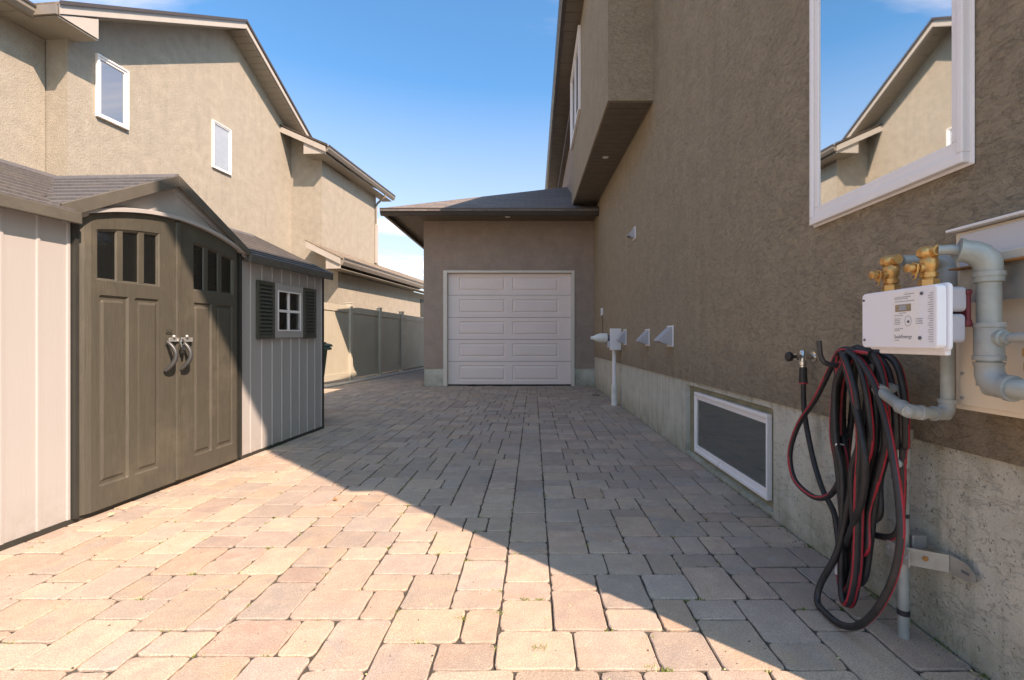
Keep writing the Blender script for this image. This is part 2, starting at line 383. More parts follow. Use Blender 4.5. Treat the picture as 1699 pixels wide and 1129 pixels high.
    def mesh(s, name, mats, off=(0, 0, 0), smooth=False, recalc=True):
        o = Vector(off)
        me = bpy.data.meshes.new(name); me.from_pydata([tuple(Vector(v) - o) for v in s.v], [], s.f)
        for m_ in (mats if isinstance(mats, (list, tuple)) else [mats]): me.materials.append(M[m_] if isinstance(m_, str) else m_)
        me.polygons.foreach_set('material_index', s.m)
        if recalc:
            b = bmesh.new(); b.from_mesh(me); bmesh.ops.recalc_face_normals(b, faces=b.faces); b.to_mesh(me); b.free()
        if smooth: me.polygons.foreach_set('use_smooth', [True] * len(me.polygons))
        me.update(); return me
    def build(s, name, mats, parent=None, bevel=0, smooth=False, off=None, label=None, kind=None, recalc=True):
        org = Vector(parent_loc(parent)) if parent else Vector(off or (0, 0, 0))
        me = s.mesh(name, mats, org, smooth, recalc)
        o = bpy.data.objects.new(name, me); COL.objects.link(o)
        if parent: o.parent = parent
        else: o.location = org
        if label: o['label'] = label
        if kind: o['kind'] = kind
        if smooth:
            md = o.modifiers.new('split', 'EDGE_SPLIT'); md.split_angle = R(42)
        if bevel:
            md = o.modifiers.new('bevel', 'BEVEL'); md.width = bevel; md.segments = 2; md.limit_method = 'ANGLE'; md.angle_limit = R(40)
        return o
def parent_loc(p):
    l = Vector((0, 0, 0))
    while p: l += p.location; p = p.parent
    return l
def spline(P, sub):
    out = []
    n = len(P)
    for i in range(n - 1):
        p0 = P[max(i - 1, 0)]; p1 = P[i]; p2 = P[i + 1]; p3 = P[min(i + 2, n - 1)]
        for k in range(sub):
            t = k / sub
            out.append(.5 * ((2 * p1) + (p2 - p0) * t + (2 * p0 - 5 * p1 + 4 * p2 - p3) * t * t + (3 * p1 - p0 - 3 * p2 + p3) * t ** 3))
    out.append(P[-1]); return out
def thing(name, label, cat, loc=(0, 0, 0), group=None):
    o = bpy.data.objects.new(name, None); COL.objects.link(o); o.location = loc; o.empty_display_size = .1
    o['label'] = label; o['category'] = cat
    if group: o['group'] = group
    return o
def tag(o, label, cat, group=None):
    o['label'] = label; o['category'] = cat
    if group: o['group'] = group
    return o
def text(body, size, P, parent, name, mat='ink', depth=.0006):
    # P maps (across, up) to world; lettering becomes a thin raised mesh
    c = bpy.data.curves.new('lettering', 'FONT'); c.body = body; c.size = size; c.extrude = 0
    o = bpy.data.objects.new('lettering', c); COL.objects.link(o); bpy.context.view_layer.update()
    me = bpy.data.meshes.new_from_object(o.evaluated_get(bpy.context.evaluated_depsgraph_get()))
    bpy.data.objects.remove(o)
    org = parent_loc(parent)
    for v in me.vertices: v.co = Vector(P(v.co.x, v.co.y)) - org
    me.materials.clear(); me.materials.append(M[mat]); me.update()
    ob = bpy.data.objects.new(name, me); COL.objects.link(ob); ob.parent = parent
    return ob

# frames: W = along our wall (u = depth, d = out from the wall), N = neighbour's wall, F = shed front
def W(u, d, z): return (1.34 - d, u, z)
def G(u, d, z): return (u, 10.2 - d, z)                      # garage front, u = X
def N(u, d, z): return (-7.91 + .0847 * u + .9964 * d, 7.83 + .9964 * u - .0847 * d, z + .018 * u)
def F(u, d, z): return (-2.523 + .0446 * u + .999 * d, 2.516 + .999 * u - .0446 * d, z * (1 + .0155 * u))
def FE(u, d, z):                                             # fence line
    return (-4.43 + .0847 * u + .9964 * d, 13.23 + .9964 * u - .0847 * d, z)
rnd = random.Random(7)

# ------------------------------------------------------------------ ground
o = MB().add([(-400, -400, -.06), (400, -400, -.06), (400, 600, -.06), (-400, 600, -.06)], [(0, 1, 2, 3)]).build('ground', 'ground'); o['kind'] = 'structure'

o = MB().box(-9, 12, -16, -.99, -.3, -.004).build('rear_bounce_slab', 'bounce_slab'); o['kind'] = 'structure'  # unseen sunlit slab behind the camera, added for warm bounce light
# ------------------------------------------------------------------ our house
H = thing('house', 'brown stucco house whose long wall runs beside the driveway, with attached single garage', 'house', (1.34, .9, 0))
b = MB()
b.box(.855, 18.2, -8, 0, .655, 6.40, W)
b.build('stucco_wall', 'stucco_brown', H)
MB().box(.67, 5.0, -8, -.0, 3.40, 6.30, lambda u, d, z: (W(u, d, z)[0] + .004, W(u, d, z)[1], z)).build('upper_wall', 'stucco_brown', H)
# foundation with sunk surround of the basement window
b = MB(); Pf = lambda u, d, z: W(u, d - .014, z)
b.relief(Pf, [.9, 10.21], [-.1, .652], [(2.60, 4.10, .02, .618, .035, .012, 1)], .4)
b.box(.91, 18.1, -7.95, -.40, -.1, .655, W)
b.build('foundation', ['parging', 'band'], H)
# bay cantilevered over the driveway, its underside rising slightly away
bay = MB()
bb = [(5.14, 3.68), (9.95, 3.90), (9.95, 6.9), (5.14, 6.9)]
bay.prism(bb, .0, .51, W); bay.build('bay_wall', 'stucco_brown', H)
nb_ = 32
for i in range(nb_):
    ua = 5.17 + i * (4.76 / nb_); ub = ua + 4.76 / nb_ - .012; zf = lambda u: 3.68 + (u - 5.14) * .22 / 4.81
    m_ = MB(); P = W
    vs_ = [P(ua, .02, zf(ua) - .012), P(ub, .02, zf(ub) - .012), P(ub, .49, zf(ub) - .012), P(ua, .49, zf(ua) - .012),
           P(ua, .02, zf(ua) - .001), P(ub, .02, zf(ub) - .001), P(ub, .49, zf(ub) - .001), P(ua, .49, zf(ua) - .001)]
    m_.add(vs_, [(0, 1, 2, 3), (7, 6, 5, 4), (0, 4, 5, 1), (1, 5, 6, 2), (2, 6, 7, 3), (3, 7, 4, 0)])
    m_.build('soffit_board', 'soffit_dark', H)
MB().stack(W(6.9, .26, 3.745), (0, 0, 1), [(0, .045), (.012, .05), (.03, .05)]).build('pot_light', 'lens', H)
# bay window
def window(parent, P, u0, u1, z0, z1, fw, fmat, gmat, proud=.035, fz=None, mull=None, back='interior', sash=True, blinds=0, bev=.004, tilt=0, name='window'):
    w = MB(); fz = fz or fw
    def ring(a0, a1, c0, c1, t, tz, d0, d1):
        w.box(a0, a1, d0, d1, c0, c0 + tz, P); w.box(a0, a1, d0, d1, c1 - tz, c1, P)
        w.box(a0, a0 + t, d0, d1, c0 + tz, c1 - tz, P); w.box(a1 - t, a1, d0, d1, c0 + tz, c1 - tz, P)
    ring(u0, u1, z0, z1, fw * .42, fz * .42, .001, proud)
    if sash: ring(u0 + fw * .42, u1 - fw * .42, z0 + fz * .42, z1 - fz * .42, fw * .58, fz * .58, .001, proud * .66)
    if mull: w.box(mull - fw * .4, mull + fw * .4, .001, proud * .7, z0 + fw, z1 - fw, P)
    wo = w.build(name, fmat, parent, bevel=bev)
    ga, gb, gc, gd = u0 + fw, u1 - fw, z0 + fz, z1 - fz
    g = MB(); g.box(ga, gb, .014, .018, gc, gd, (lambda u, d, z: P(u, d + tilt * (u - ga), z)) if tilt else P)
    g.build('pane', gmat, wo)
    MB().box(ga, gb, .001, .004, gc, gd, P).build('backing', back, wo)
    if blinds:
        for k in range(blinds):
            zz = gc + (k + .5) * (gd - gc) / blinds
            MB().prismd([(.005, zz), (.012, zz - .018), (.012, zz - .016), (.005, zz + .002)], ga, gb, P).build('blind_slat', 'blind', wo)
    return wo
Bw = lambda u, d, z: W(u, d + .51, z)
window(H, Bw, 8.05, 9.78, 5.05, 6.52, .10, 'white', 'glass_mid', .05, mull=8.9)
# large window near the camera
big = window(H, W, 1.405, 2.185, 1.545, 3.05, .05, 'white', 'glass_mirror', .034, fz=.078, tilt=-.004)
MB().box(1.396, 2.195, .001, .008, 1.537, 3.07, W).build('brick_mould', 'white', big, bevel=.004)
# basement window
Pb = lambda u, d, z: W(u, d - .048, z)
bw = window(H, Pb, 2.675, 3.885, .072, .573, .032, 'white', 'glass_base', .035, fz=.06, back='basement')
MB().box(3.30, 3.80, .0045, .006, .14, .51, Pb).build('curtain', 'interior_teal', bw)
# wall above/behind the garage and main roof
MB().box(10.2, 18.2, 0, .36, 3.9, 6.60, W).build('upper_side_wall', 'stucco_garage', H)
# roofs (hip at the near end)
e0, zr = .85, 6.42
mid = 5.2
b = MB(); pt = .45
zc = zr + (mid - e0) * pt
b.slab([(e0, -.1, zr), (9.55, -.1, zr), (mid, -.1 + mid - e0, zc)], .12)
b.slab([(e0, -.1, zr), (mid, -.1 + mid - e0, zc), (mid, 18.6, zc), (e0, 18.6, zr)], .12)
b.slab([(9.55, -.1, zr), (9.55, 18.6, zr), (mid, 18.6, zc), (mid, -.1 + mid - e0, zc)], .12)
b.build('roof', 'shingle_y', H)
MB().box(e0 + .002, 9.5, -.08, 18.5, 6.28, 6.30).build('soffit', 'soffit_dark', H)
b = MB(); b.slab([(.44, 4.95, 6.74), (3.2, 4.95, 7.98), (3.2, 18.7, 7.98), (.44, 18.7, 6.74)], .08)
b.build('roof', 'shingle_y', H)
for k in range(56):
    u = 5.0 + k * .24
    MB().box(u, u + .228, -.10 if u > 9.95 else .505, .80, 6.61, 6.622, W).build('soffit_board', 'soffit_dark', H)
b = MB(); b.prismd([(.80, 6.60), (.80, 6.73), (.91, 6.74), (.90, 6.66), (.86, 6.61)], 4.95, 18.7, W); b.build('gutter', 'gutter_dark', H)
MB().box(4.97, 18.65, .0, .79, 6.625, 6.74, W).build('eave_blocking', 'soffit_dark', H)

# garage
b = MB()
xs = [-2.427, -1.94, .88, 1.34]
b.box(xs[0], xs[1], -7.5, 0, .387, 3.70, G); b.box(xs[1], xs[2], -7.5, 0, 2.53, 3.70, G); b.box(xs[2], 1.42, -7.5, -.001, .387, 3.70, G)
b.build('garage_wall', 'stucco_garage', H)
b = MB(); b.box(xs[0] + .012, xs[1], -7.4, -.014, -.1, .386, G); b.box(xs[2], 1.42, -7.4, -.014, -.1, .386, G); b.build('garage_foundation', 'parging', H)
gd = MB(); gd.box(-1.99, -1.905, -.10, .025, 0, 2.558, G); gd.box(.84, .91, -.10, .025, 0, 2.558, G); gd.box(-1.905, .84, -.10, .025, 2.505, 2.558, G)
GD = gd.build('garage_door', 'garage_trim', H, bevel=.006)
gs = [.03, .545, 1.035, 1.525, 2.02, 2.502]
for k in range(5):
    za, zb = gs[k] + .004, gs[k + 1] - .004
    P = lambda u, h, z: (u, 10.2 + .075 - h, z)
    rc = []
    for (pa, pb) in ((-1.66, -.625), (-.475, .56)):
        rc.append((pa, pb, za + .085, zb - .085, .012, .016)); rc.append((pa + .03, pb - .03, za + .115, zb - .115, -.002, .028))
    MB().relief(P, [-1.90, .835], [za, zb], rc, .04).build('door_section', 'garage_door', GD)
MB().box(-1.90, .835, -.095, -.06, .004, .032, G).build('bottom_seal', 'black', GD)
MB().box(-1.905, .84, -.4, -.13, .0, 2.6, G).build('interior_shade', 'interior', GD)
b = MB(); zg = 3.69; pg = .44
b.slab([(-3.12, 9.35, zg), (1.34, 9.35, zg), (1.34, 13.81, zg + 4.46 * pg)], .05)
b.build('roof', 'shingle_x', H)
b = MB(); b.slab([(-3.12, 9.35, zg), (1.34, 13.81, zg + 4.46 * pg), (1.34, 18.4, zg + 4.46 * pg), (-3.12, 18.4, zg)], .05)
b.build('roof', 'shingle_y', H)
for k in range(29):
    x = -2.42 + k * .129
    MB().box(x, x + .121, .005, .76, 3.655, 3.668, G).build('soffit_board', 'soffit_dark', H)
for k in range(52):
    y = 9.47 + k * .165
    MB().box(-3.03, -2.43, y, y + .155, 3.655, 3.668).build('soffit_board', 'soffit_dark', H)
b = MB()
prof = [(.74, 3.56), (.75, 3.69), (.855, 3.70), (.845, 3.64), (.80, 3.565)]
b.prismd(prof, -3.12, 1.33, G); 
b.add([], [])
b.build('gutter', 'gutter_dark', H)
b = MB(); b.prism([(-3.02, 3.56), (-3.03, 3.69), (-3.135, 3.70), (-3.125, 3.64), (-3.08, 3.565)], 9.46, 18.3); b.build('gutter', 'gutter_dark', H)
MB().box(-3.02, 1.32, -7.9, .735, 3.669, 3.69, G).build('eave_blocking', 'soffit_dark', H)
MB().stack((-.55, 9.85, 3.642), (0, 0, 1), [(0, .05), (.012, .06), (.02, .06)]).build('pot_light', 'lens', H)

# ------------------------------------------------------------------ neighbour house
NH = thing('house', 'tan stucco two storey house with a gabled side wall behind the fence and shed', 'house', N(0, 0, 0))
Lf = 6.24
b = MB(); b.prism([(0, -.3), (Lf, -.3), (Lf, 7.12), (3.65, 8.68), (0, 6.48)], -7, 0, N); b.build('gable_wall', 'stucco_tan', NH)
MB().box(-9, -.02, -7.4, -.40, -.3, 6.12, N).build('recessed_wall', 'stucco_tan', NH)
MB().box(Lf - .002, 10.1, -6, .98, -.5, 6.38, N).build('bump_out_wall', 'stucco_tan', NH)
b = MB(); b.prismd([(.98, 6.3), (.98, 6.70), (0, 7.16), (-2, 8.06), (-2, 6.3)], Lf - .001, 8, N); b.build('bump_out_wall', 'stucco_tan', NH)
MB().box(Lf - .02, 17.5, -5, 1.50, -.5, 2.95, N).build('lower_wall', 'stucco_tan', NH)
b = MB(); b.prismd([(1.499, 2.9), (1.499, 3.42), (.98, 3.68), (.98, 2.9)], Lf - .018, Lf + .2, N); b.build('lower_gable_wall', 'stucco_tan', NH)
# main gable roof
def nslab(bm, pts, th): bm.slab([N(*p) for p in pts], th)
sl1 = (8.86 - 6.36) / 4.15; sl2 = (8.86 - 7.12) / 2.95
b = MB(); nslab(b, [(-.5, .50, 6.38), (3.65, .50, 8.88), (3.65, -8, 8.88), (-.5, -8, 6.38)], .04); b.build('roof', 'shingle_t', NH)
b = MB(); nslab(b, [(3.65, .50, 8.88), (6.75, .50, 8.88 - 3.1 * sl2), (6.75, -8, 8.88 - 3.1 * sl2), (3.65, -8, 8.88)], .04); b.build('roof', 'shingle_t', NH)
zt = lambda u: 8.88 - (3.65 - u) * sl1 if u < 3.65 else 8.88 - (u - 3.65) * sl2
b = MB(); b.prism([(-.5, zt(-.5) - .03), (3.65, 8.84), (3.65, 8.67), (-.5, zt(-.5) - .20)], .44, .48, N); b.build('rake_fascia', 'trim_beige', NH, bevel=.004)
b = MB(); b.prism([(3.65, 8.84), (6.72, zt(6.72) - .04), (6.72, zt(6.72) - .18), (3.65, 8.70)], .44, .48, N); b.build('rake_fascia', 'trim_beige', NH, bevel=.004)
for k in range(20):
    ua = -.3 + k * .196; ub = ua + .186
    b = MB(); b.prism([(ua, zt(ua) - .215), (ub, zt(ub) - .215), (ub, zt(ub) - .20), (ua, zt(ua) - .20)], .0, .44, N); b.build('soffit_board', 'soffit_beige', NH)
for k in range(21):
    ua = 3.66 + k * .143; ub = ua + .134
    b = MB(); b.prism([(ua, zt(ua) - .215), (ub, zt(ub) - .215), (ub, zt(ub) - .20), (ua, zt(ua) - .20)], .0, .44, N); b.build('soffit_board', 'soffit_beige', NH)
b = MB(); b.prism([(-.52, zt(-.52) + .012), (3.65, 8.90), (3.65, 8.835), (-.52, zt(-.52) - .05)], .482, .515, N); b.build('drip_edge', 'gutter_dark', NH)
b = MB(); b.prism([(3.65, 8.90), (6.76, zt(6.76) + .012), (6.76, zt(6.76) - .05), (3.65, 8.835)], .482, .515, N); b.build('drip_edge', 'gutter_dark', NH)
MB().box(-7, -.5, .121, .135, 6.262, 6.30, N).build('drip_edge', 'gutter_dark', NH)
b = MB(); b.prismd([(1.46, 6.62), (1.46, 6.58), (-.02, 7.22), (-.02, 7.26)], 5.69, 5.70, N); b.build('drip_edge', 'gutter_dark', NH)
MB().box(5.72, 10.76, 1.482, 1.495, 6.565, 6.61, N).build('drip_edge', 'gutter_dark', NH)
MB().box(5.62, 17.8, 2.003, 2.015, 3.255, 3.30, N).build('drip_edge', 'gutter_dark', NH)
# near eave: return end and gutter of the recessed wall
MB().prism([(-.52, 6.16), (.10, 6.16), (.10, zt(.1) - .24), (-.52, zt(-.52) - .21)], .445, .462, N).build('eave_return', 'trim_beige', NH, bevel=.003)
MB().box(-.52, .10, -.42, .443, 6.13, 6.15, N).build('soffit_panel', 'soffit_beige', NH)
MB().box(.085, .10, .0, .443, 6.152, zt(.1) - .22, N).build('return_end_board', 'trim_beige', NH)
for k in range(30):
    u = -6.5 + k * .2
    MB().box(u, u + .19, -.42, .0, 6.12, 6.132, N).build('soffit_board', 'soffit_beige', NH)
b = MB(); b.prismd([(.0, 6.13), (.0, 6.27), (.12, 6.28), (.11, 6.2), (.06, 6.135)], -7, -.5, N); b.build('gutter', 'gutter_beige', NH)
b = MB(); nslab(b, [(-7, .1, 6.29), (-.5, .1, 6.29), (-.5, -4, 8.1), (-7, -4, 8.1)], .05); b.build('roof', 'shingle_t', NH)
MB().box(-.56, -.53, -.02, .47, 6.15, 6.30, N).build('gutter', 'gutter_beige', NH)
# bump-out roof
b = MB(); nslab(b, [(5.72, 1.45, 6.60), (10.75, 1.45, 6.60), (10.75, -2.6, 8.45), (5.72, -2.6, 8.45)], .04); b.build('roof', 'shingle_t', NH)
b = MB(); b.prismd([(1.38, 6.40), (1.38, 6.555), (-.02, 7.195), (-.02, 7.03)], 5.70, 5.735, N); b.build('rake_fascia', 'trim_beige', NH, bevel=.004)
MB().box(5.74, 10.7, .985, 1.36, 6.36, 6.375, N).build('soffit_panel', 'soffit_beige', NH)
MB().prismd([(1.36, 6.37), (1.36, 6.50), (.7, 6.79), (.7, 6.37)], 5.742, 5.76, N).build('eave_return', 'trim_beige', NH)
MB().box(5.74, Lf, .0, .985, 6.362, 6.372, N).build('soffit_panel', 'soffit_beige', NH) if False else None
b = MB(); b.prismd([(.7, 6.37), (1.36, 6.37), (1.36, 6.385), (.7, 6.385)], 5.76, Lf, N); b.build('soffit_panel', 'soffit_beige', NH)
b = MB(); b.prismd([(1.37, 6.42), (1.37, 6.56), (1.48, 6.57), (1.47, 6.50), (1.42, 6.425)], 5.75, 10.78, N); b.build('gutter', 'gutter_beige', NH)
dp = [N(10.0, 1.40, 6.42), N(10.0, 1.38, 6.33), N(10.0, 1.10, 6.12), N(10.0, 1.03, 6.02), N(10.0, 1.03, 5.9), N(10.0, 1.03, 3.78), N(9.97, 1.1, 3.72)]
MB().tube(dp, .042, 8).build('downspout', 'gutter_beige', NH)
MB().box(9.93, 10.11, .99, 1.075, 3.8, 5.3, N).build('downspout_casing', 'trim_beige', NH, bevel=.008)
# lower bay roof
b = MB(); nslab(b, [(5.60, 1.97, 3.29), (17.8, 1.97, 3.29), (17.8, .82, 3.84), (5.60, .82, 3.84)], .04); b.build('roof', 'shingle_t', NH)
b = MB(); nslab(b, [(10.12, .82, 3.84), (17.8, .82, 3.84), (17.8, -.4, 3.4), (10.12, -.4, 3.4)], .04); b.build('roof', 'shingle_t', NH)
b = MB(); b.prismd([(1.90, 3.10), (1.90, 3.27), (.86, 3.765), (.86, 3.60)], 5.57, 5.61, N); b.build('rake_fascia', 'trim_beige', NH, bevel=.004)
MB().prismd([(1.89, 2.985), (1.89, 3.14), (1.45, 3.35), (1.45, 2.985)], 5.615, 5.635, N).build('eave_return', 'trim_beige', NH)
MB().box(5.64, 17.7, 1.505, 1.89, 2.98, 2.995, N).build('soffit_panel', 'soffit_beige', NH)
MB().box(5.64, Lf - .03, 1.45, 1.504, 2.98, 2.995, N).build('soffit_panel', 'soffit_beige', NH)
b = MB(); b.prismd([(1.895, 3.08), (1.895, 3.25), (2.0, 3.26), (1.99, 3.18), (1.94, 3.085)], 5.62, 17.8, N); b.build('gutter', 'gutter_beige', NH)
MB().box(13.75, 14.5, 1.49, 1.53, 1.9, 2.7, N).build('window', 'shed_dark', NH)
window(NH, N, .45, 1.04, 5.03, 6.16, .075, 'white', 'glass_mid', .06, blinds=22, back='sky_blue_backing')
window(NH, N, 3.13, 3.725, 5.07, 6.20, .055, 'white', 'glass_clear', .05, back='blind')  # white backing paints the pale sky reflection into this pane

# ------------------------------------------------------------------ fence
FN = thing('fence', 'tan vinyl privacy fence with square posts between the driveway and the tan house', 'fence', FE(0, 0, 0))
posts = [-8.8, -7.05, -5.3, -3.52, -1.756, 0.0, 1.73, 4.9]
for u in posts:
    b = MB(); b.box(u - .06, u + .06, -.06, .06, -.02, 1.93, FE); b.box(u - .07, u + .07, -.07, .07, 1.93, 1.955, FE); b.build('post', 'fence_post', FN, bevel=.004)
for a, c in zip(posts[:-1], posts[1:]):
    MB().box(a + .06, c - .06, -.022, .026, 1.70, 1.86, FE).build('rail', 'fence', FN, bevel=.004)
    MB().box(a + .06, c - .06, -.022, .026, .08, .23, FE).build('rail', 'fence', FN, bevel=.004)
    n = int((c - a - .12) / .1); w_ = (c - a - .12) / n; b = MB()
    for k in range(n): b.box(a + .06 + k * w_ + .004, a + .06 + (k + 1) * w_ - .004, -.010, .010, .22, 1.71, FE)
    b.box(a + .06, c - .06, -.006, .003, .22, 1.71, FE)
    b.build('fence_board', 'fence', FN, kind='stuff')
o = MB().box(-9, 8, .02, .34, -.1, .022, FE).build('concrete_strip', 'walk'); o['kind'] = 'structure'

# ------------------------------------------------------------------ pavers
PV = MB().add([(-4.75, -1.0, -.0085), (1.36, -1.0, -.0085), (1.36, 10.26, -.0085), (1.36, 19, -.0085), (-4.6, 19, -.0085)], [(0, 1, 2, 3, 4)]).build('paved_driveway', 'joint'); PV['kind'] = 'structure'
g = .064
variants = {}
def paver_bm(w, h, seed, z=0.0, ox=0, oy=0, jitter=True):
    r = random.Random(seed); gap = .0018 + r.uniform(0, .0022)
    hw, hh = w / 2 - gap, h / 2 - gap
    ring = []
    for sx, sy in ((-1, -1), (1, -1), (1, 1), (-1, 1)):
        c = r.uniform(.011, .023) * r.choice((1, 1, 1.6)); c2 = r.uniform(.011, .023) * r.choice((1, 1, 1.6))
        a = (sx * hw, sy * (hh - c)); b_ = (sx * (hw - c2), sy * hh)
        m_ = (sx * (hw - c2 * .28), sy * (hh - c * .28))
        seq = [a, m_, b_] if sx * sy > 0 else [b_, m_, a]
        ring += [(x + r.uniform(-.0012, .0012), y + r.uniform(-.0012, .0012)) for x, y in seq]
    n = len(ring); out = []
    # side wobble
    rr = []
    for i in range(n):
        rr.append(ring[i])
        if i % 3 == 2:
            p, q = ring[i], ring[(i + 1) % n]; j = r.uniform(-.0026, .0012)
            for f_ in (.33, .68):
                mx_, my_ = p[0] * (1 - f_) + q[0] * f_, p[1] * (1 - f_) + q[1] * f_; l = math.hypot(mx_, my_); j = r.uniform(-.0035, .0012)
                rr.append((mx_ * (1 + j / l), my_ * (1 + j / l)))
    ring = rr; n = len(ring)
    tx, ty = r.uniform(-.009, .009), r.uniform(-.009, .009)
    def pt(x, y, dz): return (ox + x, oy + y, z + dz + tx * x + ty * y)
    ins = .0030
    top = []
    for x, y in ring:
        l = math.hypot(x, y); top.append(pt(x * (1 - ins / l * 1.2), y * (1 - ins / l * 1.2), 0))
    edge = [pt(x, y, -.0030) for x, y in ring]; low = [pt(x, y, -.018) for x, y in ring]
    vs_ = top + edge + low; fs = [tuple(range(n))]
    for k in (0, 1):
        for i in range(n): fs.append((k * n + i, (k + 1) * n + i, (k + 1) * n + (i + 1) % n, k * n + (i + 1) % n))
    return vs_, fs
# tiling on a grid: rows from the near edge
NX = int((1.34 + 4.76) / g) + 1; NY = int(18.2 / g); X0 = 1.34 - NX * g + .01; Y0 = .25
grid = [[False] * NX for _ in range(NY + 6)]
pieces = []; owner = [[-1] * NX for _ in range(NY + 6)]; tops = [set() for _ in range(NX)]; pid = 0; last = None; shp = {}
opts = [(4, 3), (3, 4), (3, 3), (3, 2), (2, 3), (4, 3), (3, 4), (3, 3)]
for j in range(NY):
    i = 0
    while i < NX:
        if grid[j][i]: i += 1; continue
        run = 0
        while i + run < NX and not grid[j][i + run]: run += 1
        c = [q for q in opts if q[0] <= run and run - q[0] != 1]
        if not c: c = [(run, 3)]
        def cost(q):
            w_, h_ = q; e = i + w_; k = 0
            if j > 0 and e < NX and owner[j - 1][e] != owner[j - 1][e - 1]: k += 1.6
            if i > 0 and max(tops[i - 1], default=0) != j + h_: k += .35
            if j > 0 and (w_, h_) == (3, 2):
                ow = owner[j - 1][i]
                if shp.get(ow) == (3, 4) and owner[j - 1][e - 1 if e <= NX else -1] == ow and (i == 0 or owner[j - 1][i - 1] != ow): k -= 3.4
            if i > 0 and last == q: k += .9
            if q == (2, 3): k += .9
            if q == (3, 4): k -= .3
            return k + rnd.random() * 1.8
        w_, h_ = min(c, key=cost); last = (w_, h_)
        pid += 1; shp[pid] = (w_, h_)
        for a in range(h_):
            for k in range(w_): owner[j + a][i + k] = pid
        for k in range(w_): tops[i + k].add(j + h_)
        for a in range(h_):
            for k in range(w_): grid[j + a][i + k] = True
        pieces.append((X0 + (i + w_ / 2) * g, Y0 + (j + h_ / 2) * g, w_, h_)); i += w_
def keep(x, y, w_, h_):
    if x < -2.6 and y < 5.1: return False
    if x > -2.46 and y > 10.24: return False
    if y < .6 or x + w_ * g / 2 < -4.6 + .0847 * (y - 11.2) + .3: return False
    return True
def score(x, y, w_, h_):
    if y < 1.2: return 0
    px, py = 885 + 765 * x / y, 566 + 765 / y
    if px < -20 or px > 1720 or py > 1150: return 0
    if x < -2.58 and y < 5.3: return 0
    return w_ * h_ * g * g * 765 ** 2 / y ** 3
pieces = [p for p in pieces if keep(*p)]
pieces.sort(key=lambda p: -score(*p))
for k, (x, y, w_, h_) in enumerate(pieces[:300]):
    key = (w_, h_, rnd.randrange(7))
    if key not in variants:
        vs_, fs = paver_bm(w_ * g, h_ * g, hash(key) % 9999 if False else (w_ * 100 + h_ * 10 + key[2]))
        mb = MB().add(vs_, fs); variants[key] = mb.mesh('paver', 'paver', recalc=False)
    ob = bpy.data.objects.new('paver', variants[key]); COL.objects.link(ob)
    ob.location = (x, y, rnd.uniform(-.0022, .0022)); ob.parent = PV
    if rnd.random() < .5: ob.rotation_euler = (0, 0, math.pi)
    ob.rotation_euler.z += rnd.uniform(-.004, .004)
mb = MB()
for k, (x, y, w_, h_) in enumerate(pieces[300:]):
    vs_, fs = paver_bm(w_ * g, h_ * g, k + 5000, rnd.uniform(-.002, .002), x, y); mb.add(vs_, fs)
mb.build('distant_paver', 'paver', PV, kind='stuff', recalc=False)

# ------------------------------------------------------------------ garden shed
SH = thing('garden_shed', 'beige resin garden shed with brown arched double doors and taupe gabled roof', 'shed', F(0, 0, 0))
uL, uR = -1.43, 2.72
for a, c in ((uL, -.004), (1.338, uR)):
    n = round((c - a) / .155); w_ = (c - a) / n
    MB().box(a, c, -.03, 0, .028, 1.66, F).build('wall_panel', 'siding', SH)
    for k in range(1, n + 1):
        u = a + k * w_ - (.012 if k == n else 0)
        if a > 0:
            segs = [(.03, 1.655)] if not (1.84 < u < 2.26) else [(.03, .995), (1.51, 1.655)]
            if 1.54 < u < 1.84 or 2.26 <= u < 2.56: segs = [(.03, 1.655)]
        else: segs = [(.03, 1.655)]
        for z0, z1 in segs:
            b = MB(); b.prismz([(u - .010, 0), (u - .006, .007), (u + .006, .007), (u + .010, 0)], z0, z1, F); b.build('batten', 'siding', SH)
MB().box(uL, uR, -.06, .004, 0, .03, F).build('floor_edge', 'shed_dark', SH)
MB().box(uL, uR, -1.7, -1.68, 0, 1.66, F).build('wall_panel', 'siding', SH)
for u in (uL, uR - .03):
    b = MB(); b.prismd([(-1.68, .03), (-.03, .03), (-.03, 1.66), (-.85, 2.03), (-1.68, 1.66)], u, u + .03, F); b.build('wall_panel', 'siding', SH)
MB().box(uR, uR + .045, -.09, .006, .0, 1.69, F).build('corner_post', 'shed_dark', SH, bevel=.004)
MB().box(uL - .045, uL, -.09, .006, .0, 1.69, F).build('corner_post', 'shed_dark', SH)
MB().box(-.004, .016, -.03, .03, .03, 1.70, F).build('door_jamb', 'shed_dark', SH)
MB().box(1.318, 1.338, -.03, .03, .03, 1.70, F).build('door_jamb', 'shed_dark', SH)
